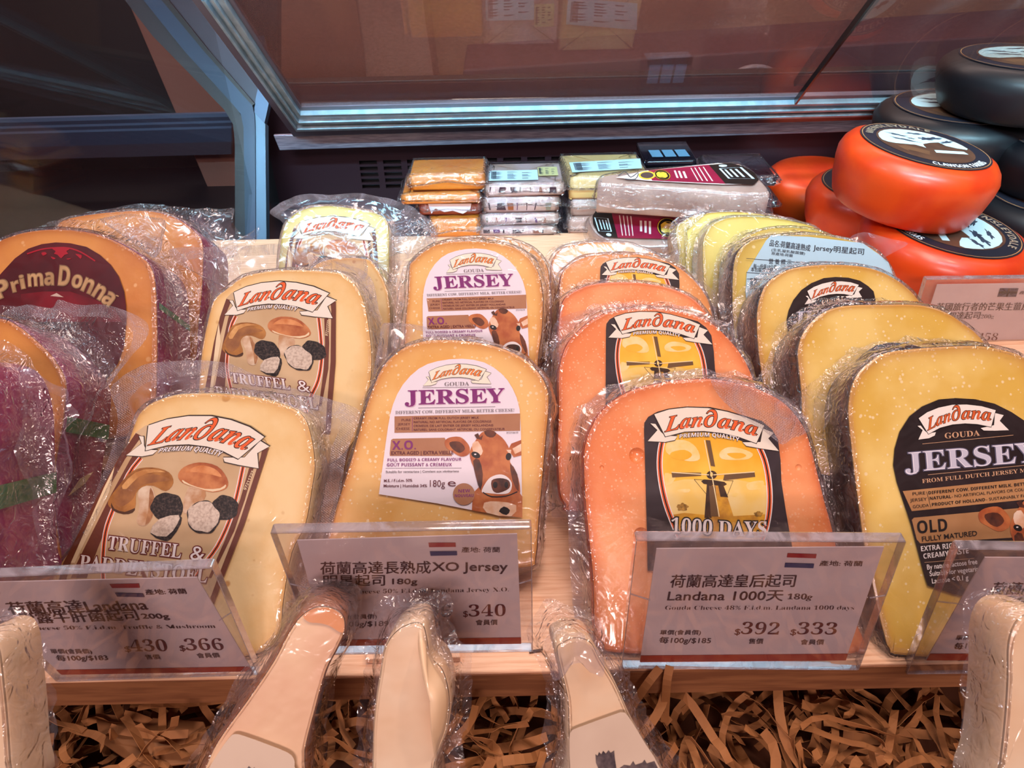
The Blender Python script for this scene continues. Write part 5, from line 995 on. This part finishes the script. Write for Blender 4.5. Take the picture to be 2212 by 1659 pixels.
# ================================================================== shredded kraft paper
def kraft():
    random.seed(11); vs = []; fs = []
    def ribbon(p, az, el, L, wd, cur, tw, roll):
        n = 9; d = Vector((math.cos(az)*math.cos(el), math.sin(az)*math.cos(el), math.sin(el))); side = Vector((0, 0, 1)).cross(d).normalized()
        k = len(vs); r = roll; q = Vector(p)
        for i in range(n+1):
            up = d.cross(side).normalized(); s2 = side*math.cos(r)+up*math.sin(r)
            vs.append(tuple(q+s2*wd/2)); vs.append(tuple(q-s2*wd/2))
            q = q+d*L/n
            from mathutils import Quaternion
            d = (Quaternion((up*math.cos(r)-side*math.sin(r)).normalized(), cur/n) @ d); d = (Quaternion(s2.normalized(), random.uniform(-.5, .5)) @ d).normalized()
            d.z = max(min(d.z, .55), -.55)
            if q.z > -.019 and q.y > YB-.006: d.z = -abs(d.z)-.3
            if q.z < -.056: d.z = abs(d.z)
            d.normalize(); side = (s2-d*s2.dot(d)).normalized(); r = tw/n
        for i in range(n): a = k+2*i; fs.append((a, a+1, a+3, a+2))
    for i in range(1500):
        x = random.uniform(-.36, .42); y = random.uniform(.075, .230); z = -.056+random.random()**.7*(.032 if y < YB-.006 else .026)
        ribbon((x, y, z), random.uniform(0, 6.28), random.uniform(-.35, .35), random.uniform(.025, .060), random.uniform(.0028, .0042), random.uniform(-2.6, 2.6), random.uniform(-2.0, 2.0), random.uniform(-.9, .9))
    o = mesh_obj('shredded_paper', vs, fs, mat('kraft_paper', '#a06a3c', .78, c2='#925e34', scale=60)); md = o.modifiers.new('s', 'SOLIDIFY'); md.thickness = .0002
    return tag(o, 'brown kraft paper shreds filling the tray in front of the board', 'shredded paper', kind='stuff')
kraft()
def loose(lab, pts, w):
    P = smooth([np.array(p) for p in pts], 5, False); vs = []; fs = []
    for i, p in enumerate(P):
        t = P[min(i+1, len(P)-1)]-P[max(i-1, 0)]; sd = np.cross(t, (CP-p)); sd /= np.linalg.norm(sd); vs += [p+sd*w/2, p-sd*w/2]
    for i in range(len(P)-1): fs.append((2*i, 2*i+1, 2*i+3, 2*i+2))
    o = mesh_obj('paper_shred', vs, fs, MC['kraft_paper']); md = o.modifiers.new('s', 'SOLIDIFY'); md.thickness = .0002
    tag(o, lab, 'paper shred', 'loose paper shreds against the board edge')
V1, V2 = wall(YB-.002), wall(YB-.006)
loose('brown paper shred slanting up over the board edge, left one of the pair', [V1.px(1425, 1443), V2.px(1400, 1475), V2.px(1362, 1530)], .0034)
loose('brown paper shred hanging upright from the board edge, right one of the pair', [V1.px(1447, 1438), V2.px(1440, 1480), V2.px(1436, 1560)], .0034)

# ================================================================== wedges standing in the foreground
CW = mat('pale_wedge', '#e9c49c', .4, c2='#dba884', scale=22, coat=.3, bump=.25, bscale=60, bdist=.002)
CWW = mat('white_wedge', '#ecd7b8', .4, c2='#e0b488', scale=16, coat=.3, bump=.25, bscale=50, bdist=.002)
CWS = mat('wedge_side_brown', '#a8683c', .5, c2='#8a4e2c', scale=40, coat=.3)
GWF = 'pale cheese wedges standing in front'
def wframe(px, py, zc, L, yaw=0):
    d = ray(px, py); return lean(CP+d*zc, L, yaw)
LBL = mat('wedge_label', '#c9b4a0', .5, c2='#bfa894', scale=30)
f1 = wframe(700, 1330, .245, 38, 12)
th = slab('pale cheese wedge with brown side and rounded label, front left', O_('405,1740 440,1662 470,1600 535,1510 590,1428 622,1368 648,1332 680,1312 715,1312 742,1330 746,1362 730,1400 705,1450 680,1540 660,1620 640,1740'), f1, .032, CW, CWS, GWF, name='cheese_wedge', margin=.004, seed=50, edge_noise=.002, sm=4)
mesh_obj('rind_end', [f1.px(*p, .0007) for p in smooth(O_('655,1330 680,1314 715,1314 740,1332 744,1360 735,1366 712,1352 690,1346 668,1344'), 3)], [tuple(range(27))], mat('rind_orange', '#d88a4a', .4, coat=.4), th)
lb = labelbase(O_('440,1690 451,1660 475,1620 498,1588 510,1580 530,1584 580,1602 622,1619 636,1632 638,1650 632,1690'), f1, LBL, th, None, sm=2, off=.0021)
def castle(pr, z):
    c = ink('#3a3036', '#6a5c5c', 300)
    pr.poly(z((415, 1600), (412, 1545), (425, 1555), (435, 1530), (450, 1545), (462, 1522), (480, 1540), (498, 1518), (512, 1535), (535, 1520), (538, 1560), (550, 1640), (565, 1760), (440, 1760), (432, 1640)), c, 1)
    pr.poly(z((565, 1640), (600, 1615), (640, 1620), (660, 1590), (675, 1615), (720, 1600), (735, 1580), (750, 1605), (800, 1590), (830, 1650), (870, 1760), (560, 1760)), c, 1)
    for i in range(4): pr.line(z((600+i*50, 1650), (620+i*50, 1740)), 3, ink('#a8988c'), 2, sm=0)
pr = Print(f1); pr.base = .0022; pr.poly(O_('522,1662 528,1652 534,1656 540,1648 548,1655 552,1650 556,1668 560,1720 524,1720'), ink('#3a3036', '#6a5c5c', 300), 1); pr.finish(lb)
f2 = wframe(900, 1345, .240, 36, 0)
th = slab('white lumpy cheese wedge sealed in clear film, front centre', O_('800,1740 804,1660 806,1575 812,1510 820,1460 828,1410 842,1378 866,1356 895,1345 915,1352 924,1385 930,1420 958,1450 972,1510 966,1575 950,1620 938,1660 936,1740'), f2, .022, CWW, CWW, GWF, name='cheese_wedge', margin=.006, seed=51, edge_noise=.0025)
P_ = [f2.px(*p) for p in smooth(O_('905,1360 918,1375 924,1400 938,1430 962,1470 970,1515 962,1572 948,1612 940,1640 934,1600 940,1560 930,1500 912,1440 903,1400'), 3)]
c_ = sum(P_)/len(P_); n_ = len(P_)
mesh_obj('cheese_lobe', P_+[p*.55+c_*.45+f2.n*.006 for p in P_]+[c_+f2.n*.008], [(i, (i+1) % n_, n_+(i+1) % n_, n_+i) for i in range(n_)]+[(n_+i, n_+(i+1) % n_, 2*n_) for i in range(n_)], CWW, th, sm=True)
sheet('bag_back', O_('770,1740 776,1640 792,1540 804,1460 812,1410 828,1376 855,1350 890,1340 925,1346 944,1372 952,1410 972,1450 984,1510 988,1600 988,1740'), f2, F_LOOSE, th, -.008, .004, 50, 52)
f3 = wframe(1245, 1390, .240, 36, 4)
th = slab('white cheese wedge with castle picture label, front right of centre', O_('1230,1740 1230,1660 1228,1575 1225,1510 1210,1445 1202,1402 1216,1388 1240,1378 1262,1380 1281,1392 1297,1424 1329,1477 1358,1542 1390,1607 1420,1660 1452,1740'), f3, .022, CWW, CWW, GWF, name='cheese_wedge', margin=.005, seed=53, edge_noise=.0025)
lb = labelbase(O_('1236,1740 1230,1660 1228,1590 1232,1574 1245,1566 1325,1537 1342,1533 1355,1542 1392,1602 1424,1656 1440,1740'), f3, LBL, th, None, sm=2, off=.0021)
pr = Print(f3); pr.base = .0022; castle(pr, Z(1150, 1120, 3.078)); pr.finish(lb)
sheet('bag_tuft', O_('1184,1420 1190,1400 1205,1385 1212,1362 1235,1356 1256,1358 1262,1378 1285,1392 1300,1420 1296,1450 1270,1440 1250,1420 1225,1425 1210,1460 1194,1465'), f3, F_FLAP, th, .0035, .004, 110, 54)
sheet('bag_back', O_('1214,1740 1214,1600 1200,1500 1188,1450 1180,1420 1200,1392 1240,1372 1290,1388 1336,1452 1380,1550 1436,1650 1470,1740'), f3, F_LOOSE, th, -.008, .004, 50, 55)
f4 = wframe(0, 1400, .215, 36, 0)
slab('blurred pale cheese wedge cut off at the lower left edge', O_('-110,1740 -100,1500 -70,1390 -30,1375 -5,1400 6,1480 14,1560 20,1650 24,1740'), f4, .02, CWW, CWW, GWF, name='cheese_wedge', margin=.004, seed=56)
f5 = wframe(2200, 1350, .215, 36, 0)
slab('blurred pale cheese wedge cut off at the lower right edge', O_('2150,1740 2162,1650 2172,1560 2178,1470 2180,1390 2200,1340 2240,1325 2290,1350 2310,1500 2320,1740'), f5, .02, CWW, CWW, GWF, name='cheese_wedge', margin=.004, seed=57)
